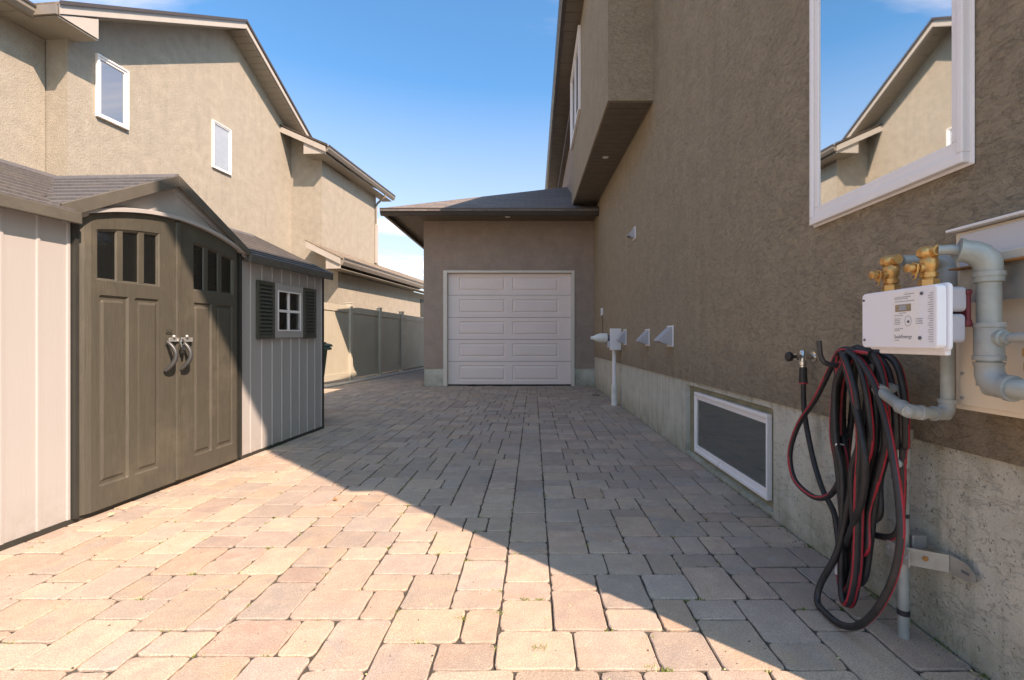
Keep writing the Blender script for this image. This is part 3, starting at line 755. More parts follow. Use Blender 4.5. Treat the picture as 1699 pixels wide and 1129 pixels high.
# doors
def ztop(u): return 1.688 + .122 * (1 - ((u - .665) / .665) ** 2)
def bow(u):
    e = min(u, 1.334 - u)
    return .036 - .05 * max(0, 1 - e / .085) ** 2 if e < .085 else .036
def Pd(u, h, z):
    zz = z if z <= 1.36 else 1.36 + (z - 1.36) * (ztop(u) - 1.36) / .34
    return F(u, bow(u) + h, zz)
def door(u0, u1, mirror):
    m2 = lambda a, c: (a, c) if not mirror else (1.334 - c, 1.334 - a)
    us = [u0 + (u1 - u0) * k / 22 for k in range(23)]
    rc = []
    a, c = m2(.105, .525); rc.append((a, c, 1.345, 1.615, .006, .006))
    for q in ((.115, .235), (.268, .382), (.415, .517)):
        a, c = m2(*q); rc.append((a, c, 1.353, 1.607, .016, .006, 'hole'))
    for q in ((.115, .305), (.345, .525)):
        a, c = m2(*q); rc.append((a, c, .165, 1.262, .011, .010)); rc.append((a + .018, c - .018, .19, 1.237, .002, .016))
    D = MB().relief(Pd, us, [.034, 1.70, 1.5, .6], rc, .03).build('door', 'door', SH)
    for q in ((.115, .235), (.268, .382), (.415, .517)):
        a, c = m2(*q); b = MB()
        nn = 4; vs_ = []
        for k in range(nn + 1):
            u = a + (c - a) * k / nn
            for z in (1.35, 1.61): vs_.append(Pd(u, -.018, z)); vs_.append(Pd(u, -.022, z))
        fs = []
        for k in range(nn):
            o_ = k * 4; fs += [(o_, o_ + 4, o_ + 6, o_ + 2), (o_ + 1, o_ + 3, o_ + 7, o_ + 5)]
        b.add(vs_, fs); b.build('pane', 'glass_low', D)
    return D
D1 = door(.018, .655, False); D2 = door(.679, 1.316, True)
MB().box(.648, .686, .0, .050, .04, 1.70, lambda u, d, z: F(u, d, z if z < 1 else ztop(.665) - .01)).build('meeting_strip', 'door', SH, bevel=.006)
MB().box(.02, 1.31, -.08, -.06, .03, 1.66, F).build('inner_shade', 'interior', SH)
# handles
def handle(u, D):
    b = MB(); pts = []
    for t_ in [k / 14 for k in range(15)]:
        z = .985 - .19 * t_
        dd = .05 + .052 * math.sin(math.pi * min(1, t_ * 1.0)) ** .8
        uu = u + .017 * math.sin(math.pi * (t_ * 1.05)) - .006 - .012 * t_
        pts.append(F(uu, dd, z))
    rr = [.0095 + .005 * math.sin(math.pi * (.12 + .7 * k / 14)) for k in range(15)]
    b.tube(pts, rr, 10); b.build('handle', 'grey_dark', D, smooth=True)
handle(.575, D1); handle(.700, D2)
b = MB(); b.box(.575, .655, .052, .062, .985, 1.012, F); b.stack(F(.605, .06, 1.02), Vector(F(0, 1, 1)) - Vector(F(0, 0, 1)), [(0, .011), (.012, .011), (.016, .006)]); b.build('hasp', 'steel', D1, bevel=.002)
b = MB(); b.box(.676, .775, .052, .062, .982, 1.012, F); b.stack(F(.715, .06, 1.02), Vector(F(0, 1, 1)) - Vector(F(0, 0, 1)), [(0, .011), (.012, .011), (.016, .006)]); b.build('hasp', 'steel', D2, bevel=.002)
MB().tube([F(.585 + .024 * math.cos(a), .052, 1.06 + .006 * math.sin(a)) for a in [k * math.pi / 8 for k in range(17)]], .0022, 6).build('badge', 'shed_dark', D1)
pl = thing('padlock', 'small silver padlock hanging from the hasp of the shed doors', 'padlock', F(.665, .075, .95))
b = MB(); b.box(.650, .684, .062, .084, .925, .965, F); b.build('lock_body', 'chrome', pl, bevel=.005)
MB().tube([F(.656, .073, .962), F(.656, .073, .985), F(.660, .073, .996), F(.667, .073, 1.0), F(.674, .073, .996), F(.678, .073, .985), F(.678, .073, .962)], .004, 8).build('shackle', 'chrome', pl, smooth=True)
MB().box(.655, .680, .064, .082, .902, .926, F).build('keyway_cover', 'black', pl, bevel=.004)
# arch trim + pediment
vs_ = []; n = 24
for k in range(n + 1):
    u = -.035 + 1.405 * k / n; zt_ = 1.692 + .122 * (1 - min(1, abs((u - .665) / .665)) ** 2)
    for dz, dd in ((0, .02), (0, .062), (.022, .062), (.026, .05), (.026, .02)): vs_.append(F(u, dd, zt_ + dz))
fs = []
for k in range(n):
    for q in range(5): fs.append((k * 5 + q, k * 5 + (q + 1) % 5, k * 5 + 5 + (q + 1) % 5, k * 5 + 5 + q))
fs += [tuple(range(5)), tuple(n * 5 + q for q in range(5))]
MB().add(vs_, fs).build('arch_trim', 'siding', SH)
gz = lambda u: 2.10 - .52 * abs(u - .64)
b = MB(); poly = [(-.06, 1.70)] + [(-.06 + 1.41 * k / 16, max(1.70, 1.70 + .12 * (1 - ((-.06 + 1.41 * k / 16 - .665) / .7) ** 2))) for k in range(1, 16)] + [(1.35, 1.70), (1.35, gz(1.35) - .01), (.64, 2.09), (-.06, gz(-.06) - .01)]
vsf = [F(u, .012, z) for u, z in poly]; b.add(vsf + [F(u, .0, z) for u, z in poly], [])
# pediment as strips (concave outline)
b = MB(); K = 20
for k in range(K):
    ua = -.06 + 1.41 * k / K; ub = -.06 + 1.41 * (k + 1) / K
    za = 1.70 + .12 * max(0, 1 - ((ua - .665) / .7) ** 2); zb = 1.70 + .12 * max(0, 1 - ((ub - .665) / .7) ** 2)
    b.add([F(ua, .012, za), F(ub, .012, zb), F(ub, .012, max(zb + .001, gz(ub) - .02)), F(ua, .012, max(za + .001, gz(ua) - .02))], [(0, 1, 2, 3)])
b.build('pediment', 'siding', SH)
# gable roof of courses
def groof(side):
    ue = -.115 if side < 0 else 1.395
    for k in range(8):
        t0, t1 = k / 8, (k + 1) / 8
        ua = ue + (.64 - ue) * t0; ub = ue + (.64 - ue) * t1
        b = MB(); b.prism([(ua, gz(ua) + .022), (ub, gz(ub) + .008), (ub, gz(ub) - .006), (ua, gz(ua) - .004)], -.95, .060, F); b.build('roof_course', 'shed_roof', SH, bevel=.003)
    b = MB(); b.prism([(ue, gz(ue) + .012), (.64, 2.112), (.64, 2.035), (ue + .03, gz(ue) - .055)], .060, .076, F); b.build('bargeboard', 'shed_trim', SH, bevel=.004)
    b = MB(); b.prism([(ue + .04, gz(ue) - .012), (.64, 2.075), (.64, 2.015), (ue + .06, gz(ue) - .075)], .013, .032, F); b.build('bargeboard', 'siding', SH)
groof(-1); groof(1)
b = MB(); b.prism([(.60, 2.09), (.64, 2.122), (.68, 2.09)], -.95, .065, F); b.build('ridge_cap', 'shed_roof', SH)
# main roof courses
ze, zr_ = 1.685, 2.115
for k in range(11):
    d0 = .085 - (.935 / 11) * k; d1 = d0 - .935 / 11
    z0 = ze + (zr_ - ze) * k / 11; z1 = ze + (zr_ - ze) * (k + 1) / 11
    hw = (2.10 - z1) / .52
    spans = [(uL - .08, uR + .09)] if z1 > 2.08 else [(uL - .08, .64 - max(hw, 0) + .02), (.64 + max(hw, 0) - .02, uR + .09)]
    if k < 3: spans = [(uL - .08, -.055), (1.385, uR + .09)]
    for a, c in spans:
        b = MB(); b.prismd([(d0, z0 + .016), (d1, z1 + .002), (d1, z1 - .012), (d0, z0 - .006)], a, c, F); b.build('roof_course', 'shed_roof', SH, bevel=.002)
    b = MB(); b.prismd([(-1.7 - d0, z0 + .016), (-1.7 - d1, z1 + .002), (-1.7 - d1, z1 - .012), (-1.7 - d0, z0 - .006)], uL - .08, uR + .09, F); b.build('roof_course', 'shed_roof', SH)
b = MB(); b.prismd([(-.82, zr_ - .01), (-.85, zr_ + .022), (-.88, zr_ - .01)], uL - .08, uR + .09, F); b.build('ridge_cap', 'shed_roof', SH)
for a, c in ((uL - .08, -.02), (1.37, uR + .09)):
    MB().box(a, c, .06, .088, ze - .055, ze + .006, F).build('eave_fascia', 'shed_trim', SH, bevel=.004)
    MB().box(a, c, .002, .06, ze - .04, ze - .028, F).build('eave_soffit', 'shed_trim', SH)
for u in (uR + .065, uL - .08):
    b = MB(); b.prismd([(.088, ze - .05), (.088, ze + .018), (-.85, zr_ + .02), (-.85, zr_ - .06)], u, u + .025, F); b.build('bargeboard', 'shed_trim', SH)
# shed window and shutters
wi = MB()
u0, u1, z0, z1 = 1.80, 2.29, 1.0, 1.502
for q in ((u0, u1, z0, z0 + .075), (u0, u1, z1 - .075, z1), (u0, u0 + .06, z0 + .075, z1 - .075), (u1 - .06, u1, z0 + .075, z1 - .075)): wi.box(q[0], q[1], .001, .024, q[2], q[3], F)
SW = wi.build('window', 'siding', SH, bevel=.004)
ga, gb, gc, gd_ = u0 + .06, u1 - .06, z0 + .075, z1 - .075
MB().box((ga + gb) / 2 - .012, (ga + gb) / 2 + .012, .002, .018, gc, gd_, F).build('muntin', 'white', SW)
MB().box(ga, gb, .002, .0185, (gc + gd_) / 2 - .012, (gc + gd_) / 2 + .012, F).build('muntin', 'white', SW)
for a, c in ((ga, (ga + gb) / 2 - .012), ((ga + gb) / 2 + .012, gb)):
    for e, f in ((gc, (gc + gd_) / 2 - .012), ((gc + gd_) / 2 + .012, gd_)): MB().box(a, c, .004, .007, e, f, F).build('pane', 'glass_low', SW)
for q in ((ga - .012, gb + .012, gc - .012, gc), (ga - .012, gb + .012, gd_, gd_ + .012), (ga - .012, ga, gc, gd_), (gb, gb + .012, gc, gd_)):
    MB().box(q[0], q[1], .0245, .029, q[2], q[3], F).build('window_bead', 'white', SW)
for a, c in ((1.55, 1.795), (2.30, 2.545)):
    b = MB(); z0, z1 = .993, 1.503
    for q in ((a, a + .03, z0, z1), (c - .03, c, z0, z1), (a + .03, c - .03, z0, z0 + .035), (a + .03, c - .03, z1 - .035, z1)): b.box(q[0], q[1], .008, .030, q[2], q[3], F)
    b.box(a + .03, c - .03, .008, .011, z0 + .035, z1 - .035, F)
    SU = b.build('shutter', 'shutter', SH, bevel=.003)
    for k in range(13):
        zz = z0 + .04 + k * .0335
        MB().prismd([(.012, zz + .030), (.028, zz + .004), (.028, zz), (.012, zz + .018)], a + .031, c - .031, F).build('slat', 'shutter', SU)
# items seen through the shed window panes
MB().box(1.25 - .7, .6, -.03, -.025, 1.345, 1.37, F).build('inner_ledge', 'interior', SH)

# ------------------------------------------------------------------ wheelie bin behind the shed
BN = thing('wheelie_bin', 'dark green wheeled refuse bin standing behind the far end of the beige shed', 'bin', (-2.97, 5.78, 0))
b = MB(); cx, cy = -2.97, 5.80
vs_ = [(cx + sx * a, cy + sy * a, z) for z, a in ((.06, .20), (.90, .27)) for sx, sy in ((-1, -1), (1, -1), (1, 1), (-1, 1))]
b.add(vs_, [(0, 1, 2, 3), (7, 6, 5, 4), (0, 4, 5, 1), (1, 5, 6, 2), (2, 6, 7, 3), (3, 7, 4, 0)]); b.build('body', 'bin', BN, bevel=.02)
MB().box(cx - .285, cx + .300, cy - .29, cy + .29, .88, .925).build('rim', 'bin', BN, bevel=.012)
b = MB(); b.prism([(cx - .30, .925), (cx + .325, .925), (cx + .31, .955), (cx + .15, .995), (cx - .2, .99), (cx - .30, .96)], cy - .30, cy + .30); b.build('lid', 'bin', BN, bevel=.01)
for sy in (-.18, .18): MB().box(cx + .20, cx + .27, cy + sy - .03, cy + sy + .03, .985 if False else .93, .985, ident).build('lid_rib', 'bin', BN)
MB().stack((cx - .2, cy - .30, .11), (0, 1, 0), [(0, .10), (.05, .11), (.55, .11), (.6, .10)], 20).build('wheel', 'black', BN)
MB().tube([(cx + .31, cy - .2, .90), (cx + .335, cy - .2, .90), (cx + .335, cy + .2, .90), (cx + .31, cy + .2, .90)], .014, 8).build('handle', 'bin', BN)

# ------------------------------------------------------------------ wall fixtures
def vent_hood(u, z, w_, h_, out, label):
    T = thing('vent_hood', label, 'vent', W(u, 0, z), 'grey vent hoods on the brown wall')
    b = MB(); b.box(u - w_ / 2 - .016, u + w_ / 2 + .016, .0, .010, z - h_ / 2 - .014, z + h_ / 2 + .014, W); b.build('flange', 'white', T, bevel=.003)
    b = MB()
    hw = w_ / 2
    # sloping hood with side cheeks, open below
    vs_ = [W(u - hw, .010, z + h_ / 2), W(u + hw, .010, z + h_ / 2), W(u + hw, out, z - h_ * .18), W(u - hw, out, z - h_ * .18),
           W(u - hw, out, z - h_ * .26), W(u + hw, out, z - h_ * .26), W(u - hw, .010, z - h_ / 2), W(u + hw, .010, z - h_ / 2)]
    b.add(vs_, [(0, 1, 2, 3), (3, 2, 5, 4), (0, 3, 4, 6), (1, 7, 5, 2)])
    o_ = b.build('hood', 'grey', T, recalc=False); md = o_.modifiers.new('thick', 'SOLIDIFY'); md.thickness = .004; md.offset = 0
    MB().prismd([(.012, z + h_ * .25), (out * .65, z - h_ * .30), (out * .65 + .004, z - h_ * .30), (.016, z + h_ * .25)], u - hw + .008, u + hw - .008, W).build('damper_flap', 'grey_dark', T)
    return T
vent_hood(6.10, 2.42, .11, .14, .10, 'small light grey vent hood high on the brown stucco wall, alone above the others')
vent_hood(5.40, 1.04, .15, .17, .12, 'grey vent hood low on the brown wall, middle one of the low row')
vent_hood(4.50, 1.045, .17, .18, .14, 'largest grey vent hood low on the brown wall, closest to the basement window')
vent_hood(6.72, 1.055, .15, .20, .12, 'grey vent hood on the brown wall right beside the white concentric flue pipe')
# flue
FL = thing('flue_pipe', 'white and grey concentric flue sticking out of the brown wall with a cone tip', 'flue', W(7.15, 0, 1.05))
MB().stack(W(7.15, .02, 1.045), (-1, 0, 0), [(0, .045), (.22, .045)], 18).build('air_pipe', 'pipe_grey', FL, smooth=True)
MB().stack(W(7.15, .20, 1.045), (-1, 0, 0), [(0, .03), (.0, .074), (.10, .074), (.16, .060), (.205, .032), (.21, .030), (.25, .024), (.25, .016)], 20).build('cone_cap', 'white_plug', FL, smooth=True)
MB().box(7.02, 7.10, .0, .165, .86, 1.19, W).build('intake_box', 'white', FL, bevel=.006)
MB().tube([W(7.12, .15, .90), W(7.12, .15, 1.0)], .05, 14).build('tee_fitting', 'grey', FL)
DR = thing('drain_pipe', 'white vertical plastic pipe running from the flue box down to the pavers', 'pipe', W(7.15, .07, 0))
MB().tube([W(7.15, .085, .30), W(7.15, .085, .93)], .032, 14).build('pipe', 'white', DR, smooth=True)
MB().tube([W(7.15, .085, .0), W(7.15, .085, .32)], .046, 16).build('sleeve', 'white_plug', DR, smooth=True)
OB = thing('junction_box', 'small white electrical junction box near the garage corner with a thin cable below', 'electrical box', W(8.9, 0, 1.56))
MB().box(8.83, 8.97, .0, .035, 1.49, 1.63, W).build('box_cover', 'white', OB, bevel=.006)
MB().box(8.87, 8.93, .035, .042, 1.52, 1.60, W).build('cover_plate', 'grey', OB, bevel=.002)
MB().tube([W(8.9, .012, 1.49), W(8.86, .012, 1.3), W(8.8, .014, 1.1), W(8.5, .02, 1.0)], .004, 6, smooth_path=5).build('cable', 'black', OB)
o = MB().box(1.08, 1.22, 8.42, 8.56, .001, .007).build('drain_grate', 'black', bevel=.003); tag(o, 'small dark drain cover in the pavers near the garage corner', 'drain cover')

# tap
TP = thing('outdoor_tap', 'chrome outdoor tap with a black round knob, hose screwed onto it', 'tap', W(2.2, 0, .92))
MB().stack(W(2.2, .0, .925), (-1, 0, 0), [(0, .026), (.006, .026), (.008, .013), (.075, .013), (.078, .017), (.09, .017)], 14).build('valve_body', 'chrome', TP, smooth=True)
MB().stack(W(2.2, .055, .955), (0, 0, -1), [(0, .010), (.005, .014), (.05, .014), (.052, .018), (.07, .018), (.072, .015), (.085, .015)], 12).build('spout', 'chrome', TP, smooth=True)
MB().stack(W(2.2, .088, .925), (-1, 0, 0), [(0, .008), (.02, .008), (.022, .021), (.030, .024), (.038, .024), (.044, .018)], 10).build('knob', 'black', TP, smooth=True)

# ------------------------------------------------------------------ hose
HS = thing('garden_hose', 'black garden hose with red stripes coiled over a wall hook and trailing on the pavers', 'hose', (1.2, 1.75, 0))
stripes = random.Random(3)
def hose(pts, name='hose_loop', r=.0115, tw=None, sub=7, wide=2):
    ph = stripes.random() * 20; tw_ = tw if tw is not None else stripes.uniform(-.14, .14)
    def st(i, k):
        a = (k + ph + i * tw_) % 20
        return 1 if a < 2.2 else 0
    MB().tube(pts, r, 20, stripe=st, smooth_path=sub).build(name, ['hose', 'hose_red'], HS, smooth=True)
hose([(1.285, 2.196, .87), (1.285, 2.19, .823), (1.285, 2.194, .759), (1.29, 2.188, .631), (1.29, 2.122, .448), (1.28, 2.036, .337), (1.27, 1.947, .272), (1.26, 1.901, .158), (1.25, 1.84, .07), (1.24, 1.78, .10)], tw=.03)
hose([(1.17, 1.60, .955), (1.17, 1.657, .961), (1.20, 1.80, .962), (1.24, 1.924, .884), (1.24, 2.031, .74), (1.23, 2.139, .611), (1.22, 2.191, .467), (1.22, 2.155, .355), (1.22, 2.029, .321), (1.22, 1.932, .343), (1.22, 1.864, .401), (1.24, 1.835, .508), (1.25, 1.82, .65), (1.25, 1.80, .8), (1.22, 1.75, .93)], tw=.05)
hose([(1.18, 1.72, .95), (1.16, 1.643, .935), (1.14, 1.544, .861), (1.13, 1.483, .76), (1.12, 1.435, .636), (1.11, 1.397, .5), (1.1, 1.382, .397), (1.09, 1.397, .281), (1.075, 1.44, .164), (1.065, 1.509, .069), (1.06, 1.59, .022), (1.06, 1.679, .014), (1.07, 1.738, .02), (1.09, 1.748, .081), (1.12, 1.712, .197), (1.14, 1.697, .304), (1.15, 1.673, .445), (1.155, 1.63, .621), (1.16, 1.60, .806), (1.17, 1.59, .92)], tw=.02)
hose([(1.18, 1.76, .955), (1.15, 1.708, .934), (1.13, 1.647, .851), (1.12, 1.587, .722), (1.11, 1.544, .608), (1.12, 1.566, .48), (1.13, 1.622, .366), (1.14, 1.672, .275), (1.16, 1.70, .255), (1.18, 1.737, .30), (1.21, 1.807, .447), (1.23, 1.865, .723), (1.23, 1.868, .87), (1.21, 1.83, .95)], tw=.06)
rr_ = random.Random(11)
#        Xfront  yL    yR    ztop   yLb   yRb   zbot
loops = [(1.25, 1.90, 1.50, .965, 1.86, 1.55, .30), (1.235, 1.885, 1.53, .955, 1.84, 1.62, .34), (1.22, 1.90, 1.56, .945, 1.80, 1.68, .14),
         (1.205, 1.87, 1.585, .965, 1.78, 1.70, .06), (1.19, 1.85, 1.60, .955, 1.765, 1.695, .045), (1.175, 1.83, 1.58, .960, 1.745, 1.665, .035),
         (1.165, 1.81, 1.63, .950, 1.755, 1.675, .075), (1.15, 1.79, 1.60, .945, 1.72, 1.645, .05),
         (1.20, 1.86, 1.52, .975, 1.80, 1.63, .22), (1.21, 1.84, 1.55, .965, 1.77, 1.66, .11)]
for X_, yl, yr, zt0, ylb, yrb, zb0 in loops:
    yl, yr, ylb, yrb = [1.70 + (q - 1.715) * .86 for q in (yl, yr, ylb, yrb)]
    j = lambda a=.012: rr_.uniform(-a, a)
    P_ = []
    mt = (yl + yr) / 2
    P_ += [(X_ - .02, mt, zt0), (X_, yl - .07, zt0 - .02), (X_ + .005, yl, zt0 - .12 + j()), (X_ + j(.008), yl - .005 + j(), zt0 - .32)]
    P_ += [(X_ + j(.01), (yl + ylb) / 2 + j(.015), (zt0 + zb0) / 2), (X_ - .01, ylb + j(), zb0 + .16), (X_ - .015, ylb - .004, zb0 + .05), (X_ - .02, (ylb * 2 + yrb) / 3, zb0 + .004), (X_ - .02, (ylb + 2 * yrb) / 3, zb0 + .004), (X_ - .02, yrb, zb0 + .05)]
    P_ += [(X_ - .01, yrb + j(), zb0 + .17), (X_ - .015 + j(.01), (yr + yrb) / 2 + j(.015), (zt0 + zb0) / 2), (X_ - .02, yr + j(), zt0 - .30), (X_ - .025, yr + .01, zt0 - .13), (X_ - .02, yr + .06, zt0 - .03), (X_ - .02, mt, zt0)]
    hose(P_, sub=5)
MB().tube([(1.285, 2.196, .875), (1.285, 2.196, .80)], [.016, .019], 12).build('connector', 'black', HS)
MB().tube([(1.285, 2.196, .802), (1.285, 2.196, .796)], .0195, 12).build('connector_ring', 'hose_red', HS)
MB().tube([(1.195, 1.775, .60), (1.165, 1.77, .605), (1.15, 1.755, .60), (1.13, 1.72, .615)], .003, 6, smooth_path=4).build('tie', 'white', HS)
MB().box(1.128, 1.131, 1.715, 1.727, .13, .17).build('tag', 'white', HS)
HK = thing('hose_hook', 'dark metal hook on the brown wall holding up the coiled hose', 'hook', W(1.85, 0, .95))
MB().tube([W(1.80, .0, .90), W(1.80, .10, .90), W(1.80, .19, .91), W(1.805, .215, .94), W(1.80, .225, 1.0)], .010, 8, smooth_path=4).build('hook_arm', 'grey_dark', HK)
MB().box(1.76, 1.84, .0, .006, .84, .98, W).build('wall_plate', 'grey_dark', HK)

# ------------------------------------------------------------------ gas riser, meter, piping, cabinet
GR = thing('gas_riser', 'grey gas pipe rising from the pavers beside the hose, with shutoff valve and elbows', 'gas pipe', (1.255, 1.56, 0))
X_, Y_ = 1.252, 1.56
MB().stack((X_, Y_, 0), (0, 0, 1), [(0, .017), (.40, .0155)], 14).build('riser_tube', 'galv', GR, smooth=True)
MB().stack((X_, Y_, .075), (0, 0, 1), [(0, .0185), (.018, .0185)], 14).build('tape_band', 'tape', GR)
MB().stack((X_ - .003, Y_, .40), (0, 0, 1), [(0, .0175), (.12, .0175)], 6).build('flat_sleeve', 'galv', GR)
MB().stack((X_ - .003, Y_, .405), (0, 0, 1), [(0, .019), (.012, .019)], 14).build('tape_band', 'tape', GR)
MB().box(X_ - .024, X_ - .012, Y_ - .018, Y_ + .018, .515, .528).build('sticker', 'white', GR)
MB().stack((X_ - .005, Y_, .52), (0, 0, 1), [(0, .017), (.012, .022), (.035, .024), (.05, .018), (.055, .026), (.12, .026), (.125, .020), (.135, .022), (.15, .030), (.165, .031), (.185, .031), (.188, .022), (.215, .020)], 16).build('valve_body', 'steel', GR, smooth=True)
MB().stack((X_ - .005, Y_, .59), (-1, -.5, 0), [(0, .016), (.035, .016), (.04, .010), (.052, .010)], 12).build('valve_core', 'galv', GR, smooth=True)
MB().tube([(X_ - .028, Y_ - .02, .535), (X_ - .034, Y_, .528), (X_ - .028, Y_ + .02, .538)], .003, 6, smooth_path=4).build('lock_wire', 'steel', GR)
MB().stack((X_ - .008, Y_, .70), (0, 0, 1), [(0, .0165), (.12, .0165)], 14).build('pipe', 'galv', GR, smooth=True)
def elbow(parent, a, c, d_, r, mat='galv', r2=None):
    a, c, d_ = Vector(a), Vector(c), Vector(d_); va = (a - c).normalized(); vd = (d_ - c).normalized(); L = r * 2.0
    p0, p2 = c + va * L, c + vd * L
    pts = [p0 + va * .012, p0 + va * .0121, p0] + [((1 - t) ** 2) * p0 + 2 * t * (1 - t) * (c) + t * t * p2 for t in (.2, .4, .6, .8)] + [p2, p2 + vd * .0001, p2 + vd * .012]
    R1 = r * 1.16; R2 = r * 1.34
    MB().tube(pts, [R2, R2, R1, R1 * 1.06, R1 * 1.1, R1 * 1.1, R1 * 1.06, R1, R2, R2], 16).build('elbow', mat, parent, smooth=True)
e1 = (X_ - .008, Y_, .838); e2 = (1.163, 1.56, .838); e3 = (1.085, 1.335, .795); e4 = (1.212, 1.350, .785)
elbow(GR, (e1[0], e1[1], .7), e1, e2, .0165, 'rusty'); elbow(GR, e1, e2, e3, .0165, 'rusty')
MB().tube([e1, e2], .0165, 14).build('pipe', 'galv', GR)
MB().tube([e2, e3], .0165, 14).build('pipe', 'galv', GR, smooth=True)
elbow(GR, e2, e3, e4, .0165, 'rusty'); MB().tube([e3, e4], .0165, 14).build('pipe', 'galv', GR)
elbow(GR, e3, e4, (1.212, 1.35, 1.2), .0165, 'rusty')
MB().tube([e4, (1.212, 1.35, 1.24)], .0165, 14).build('pipe', 'galv', GR, smooth=True)
MB().tube([(1.212, 1.35, 1.08), (1.212, 1.35, 1.215)], .0225, 14).build('coupling', 'rusty', GR, smooth=True)
elbow(GR, (1.212, 1.35, .9), (1.212, 1.35, 1.238), (1.06, 1.367, 1.238), .0165, 'rusty')
MB().tube([(1.212, 1.35, 1.238), (1.09, 1.364, 1.238)], .0150, 14).build('pipe', 'galv', GR, smooth=True)
BK = thing('pipe_bracket', 'galvanised steel bracket holding the grey gas riser to the concrete foundation, rust spot', 'bracket', (1.25, 1.5, .29))
MB().box(1.222, 1.226, 1.50, 1.60, .262, .315).build('back_strap', 'steel', BK, bevel=.001)
b = MB(); b.prismz([(1.222, 1.528), (1.226, 1.528), (1.326, 1.472), (1.324, 1.468)], .262, .318); b.build('arm_plate', 'steel_worn', BK)
MB().stack((1.272, 1.4962, .293), (-.5, -.9, 0), [(0, .0085), (.0006, .0075)], 9).build('rust_spot', 'rust', BK)
b = MB(); b.prism([(1.476, .318), (1.476, .262), (1.41, .262), (1.388, .275), (1.388, .295), (1.42, .318)], -.02, -.014, lambda u, d, z: (1.326 + (d + .02), u, z)); b.build('wall_flange', 'steel_worn', BK)
MB().box(1.3235, 1.3255, 1.402, 1.428,   .284, .292).build('bolt_slot', 'ink', BK, bevel=.002)
MB().box(1.275, 1.325, 1.55, 1.60, .30, .345).build('wall_block', 'steel', BK, bevel=.003)
for yy in (1.51, 1.59): MB().stack((1.222, yy, .29), (-1, 0, 0), [(0, .006), (.006, .006)], 6).build('bolt', 'steel', BK)

GM = thing('gas_meter', 'white box gas meter with small display and printed panel mounted on grey pipes', 'gas meter', (1.03, 1.31, .98))
def rbox(x0, x1, y0, y1, z0, z1, r=.02):   # rounded rectangle in Y-Z, extruded in X
    pts = []
    for cy_, cz_, a0 in ((y1 - r, z1 - r, 0), (y0 + r, z1 - r, 90), (y0 + r, z0 + r, 180), (y1 - r, z0 + r, 270)):
        for k in range(6): a = R(a0 + 18 * k); pts.append((cy_ + r * math.cos(a), cz_ + r * math.sin(a)))
    b = MB(); b.prism(pts, x0, x1, lambda u, d, z: (d, u, z)); return b
xm = 1.03
rbox(xm, xm + .026, 1.176, 1.446, .980, 1.146, .013).build('front_cover', 'meter_white', GM, bevel=.004)
rbox(xm + .026, xm + .036, 1.17, 1.45, .974, 1.150, .013).build('front_cover', 'meter_white', GM, bevel=.003)
rbox(xm + .036, xm + .078, 1.178, 1.435, 1.075, 1.140, .012).build('meter_body', 'meter_grey', GM, bevel=.004)
rbox(xm + .036, xm + .075, 1.178, 1.435, .995, 1.070, .012).build('meter_body', 'meter_grey', GM, bevel=.004)
MB().box(xm + .034, xm + .05, 1.19, 1.42, .962, .985).build('bottom_ledge', 'meter_white', GM, bevel=.004)
b = MB(); b.box(xm + .077, xm + .088, 1.176, 1.42, 1.045, 1.125); b.build('gasket', 'red', GM, bevel=.003)
MB().box(xm + .074, xm + .090, 1.174, 1.20, 1.036, 1.056).build('gasket', 'red', GM, bevel=.004)
MB().box(xm + .074, xm + .090, 1.174, 1.20, 1.118, 1.132).build('gasket', 'red', GM, bevel=.004)
# print panel: pixel position on the cover -> (y, z)
def mp_(a, z): return (xm - .0012, 1.446 - .27 * a, z)     # a = 0 far end .. 1 near end
MB().box(xm - .0006, xm, 1.446 - .27 * .80, 1.446 - .27 * .46, .990, 1.138).build('print_panel', 'white', GM)
b = MB(); b.box(xm - .002, xm, 1.446 - .27 * .70, 1.446 - .27 * .50, 1.082, 1.102); LC = b.build('display', 'lcd', GM, bevel=.001)
MB().box(xm - .0026, xm - .002, 1.446 - .27 * .645, 1.446 - .27 * .555, 1.085, 1.099).build('digits', 'ink_soft', LC)
Tm = lambda a0, z0, s_: (lambda x, y: (xm - .0012, 1.446 - .27 * a0 - x, z0 + y))
text('SaskEnergy', .0138, Tm(.485, 1.0075, 1), GM, 'lettering')
lr = random.Random(5)
b = MB()
for (a0, a1, z) in ((.62, .74, 1.128), (.49, .70, 1.121), (.49, .66, 1.1165), (.49, .74, 1.109), (.55, .64, 1.0765), (.49, .60, 1.070), (.49, .57, 1.061), (.49, .56, 1.056), (.49, .57, 1.051), (.49, .56, 1.046), (.49, .60, 1.033), (.49, .56, 1.028), (.49, .55, 1.0005), (.76, .84, 1.058), (.76, .84, 1.052), (.76, .84, 1.046)):
    a = a0
    while a < a1:
        w_ = lr.uniform(.006, .02); b.box(xm - .0012, xm - .0004, 1.446 - .27 * min(a + w_, a1), 1.446 - .27 * a, z, z + .0024); a += w_ + .005
for k in range(22): b.box(xm - .0012, xm - .0004, 1.446 - .27 * .96, 1.446 - .27 * (.90 + .02 * (k % 3 == 0)), .998 + k * .006, .9995 + k * .006)
b.build('printed_lines', 'ink_soft', GM, kind='stuff')
MB().tube([(xm - .001, 1.446 - .27 * .665 + .011 * math.cos(a), 1.055 + .014 * math.sin(a)) for a in [k * math.pi / 12 for k in range(25)]], .0007, 5).build('seal_ring', 'ink_soft', GM)
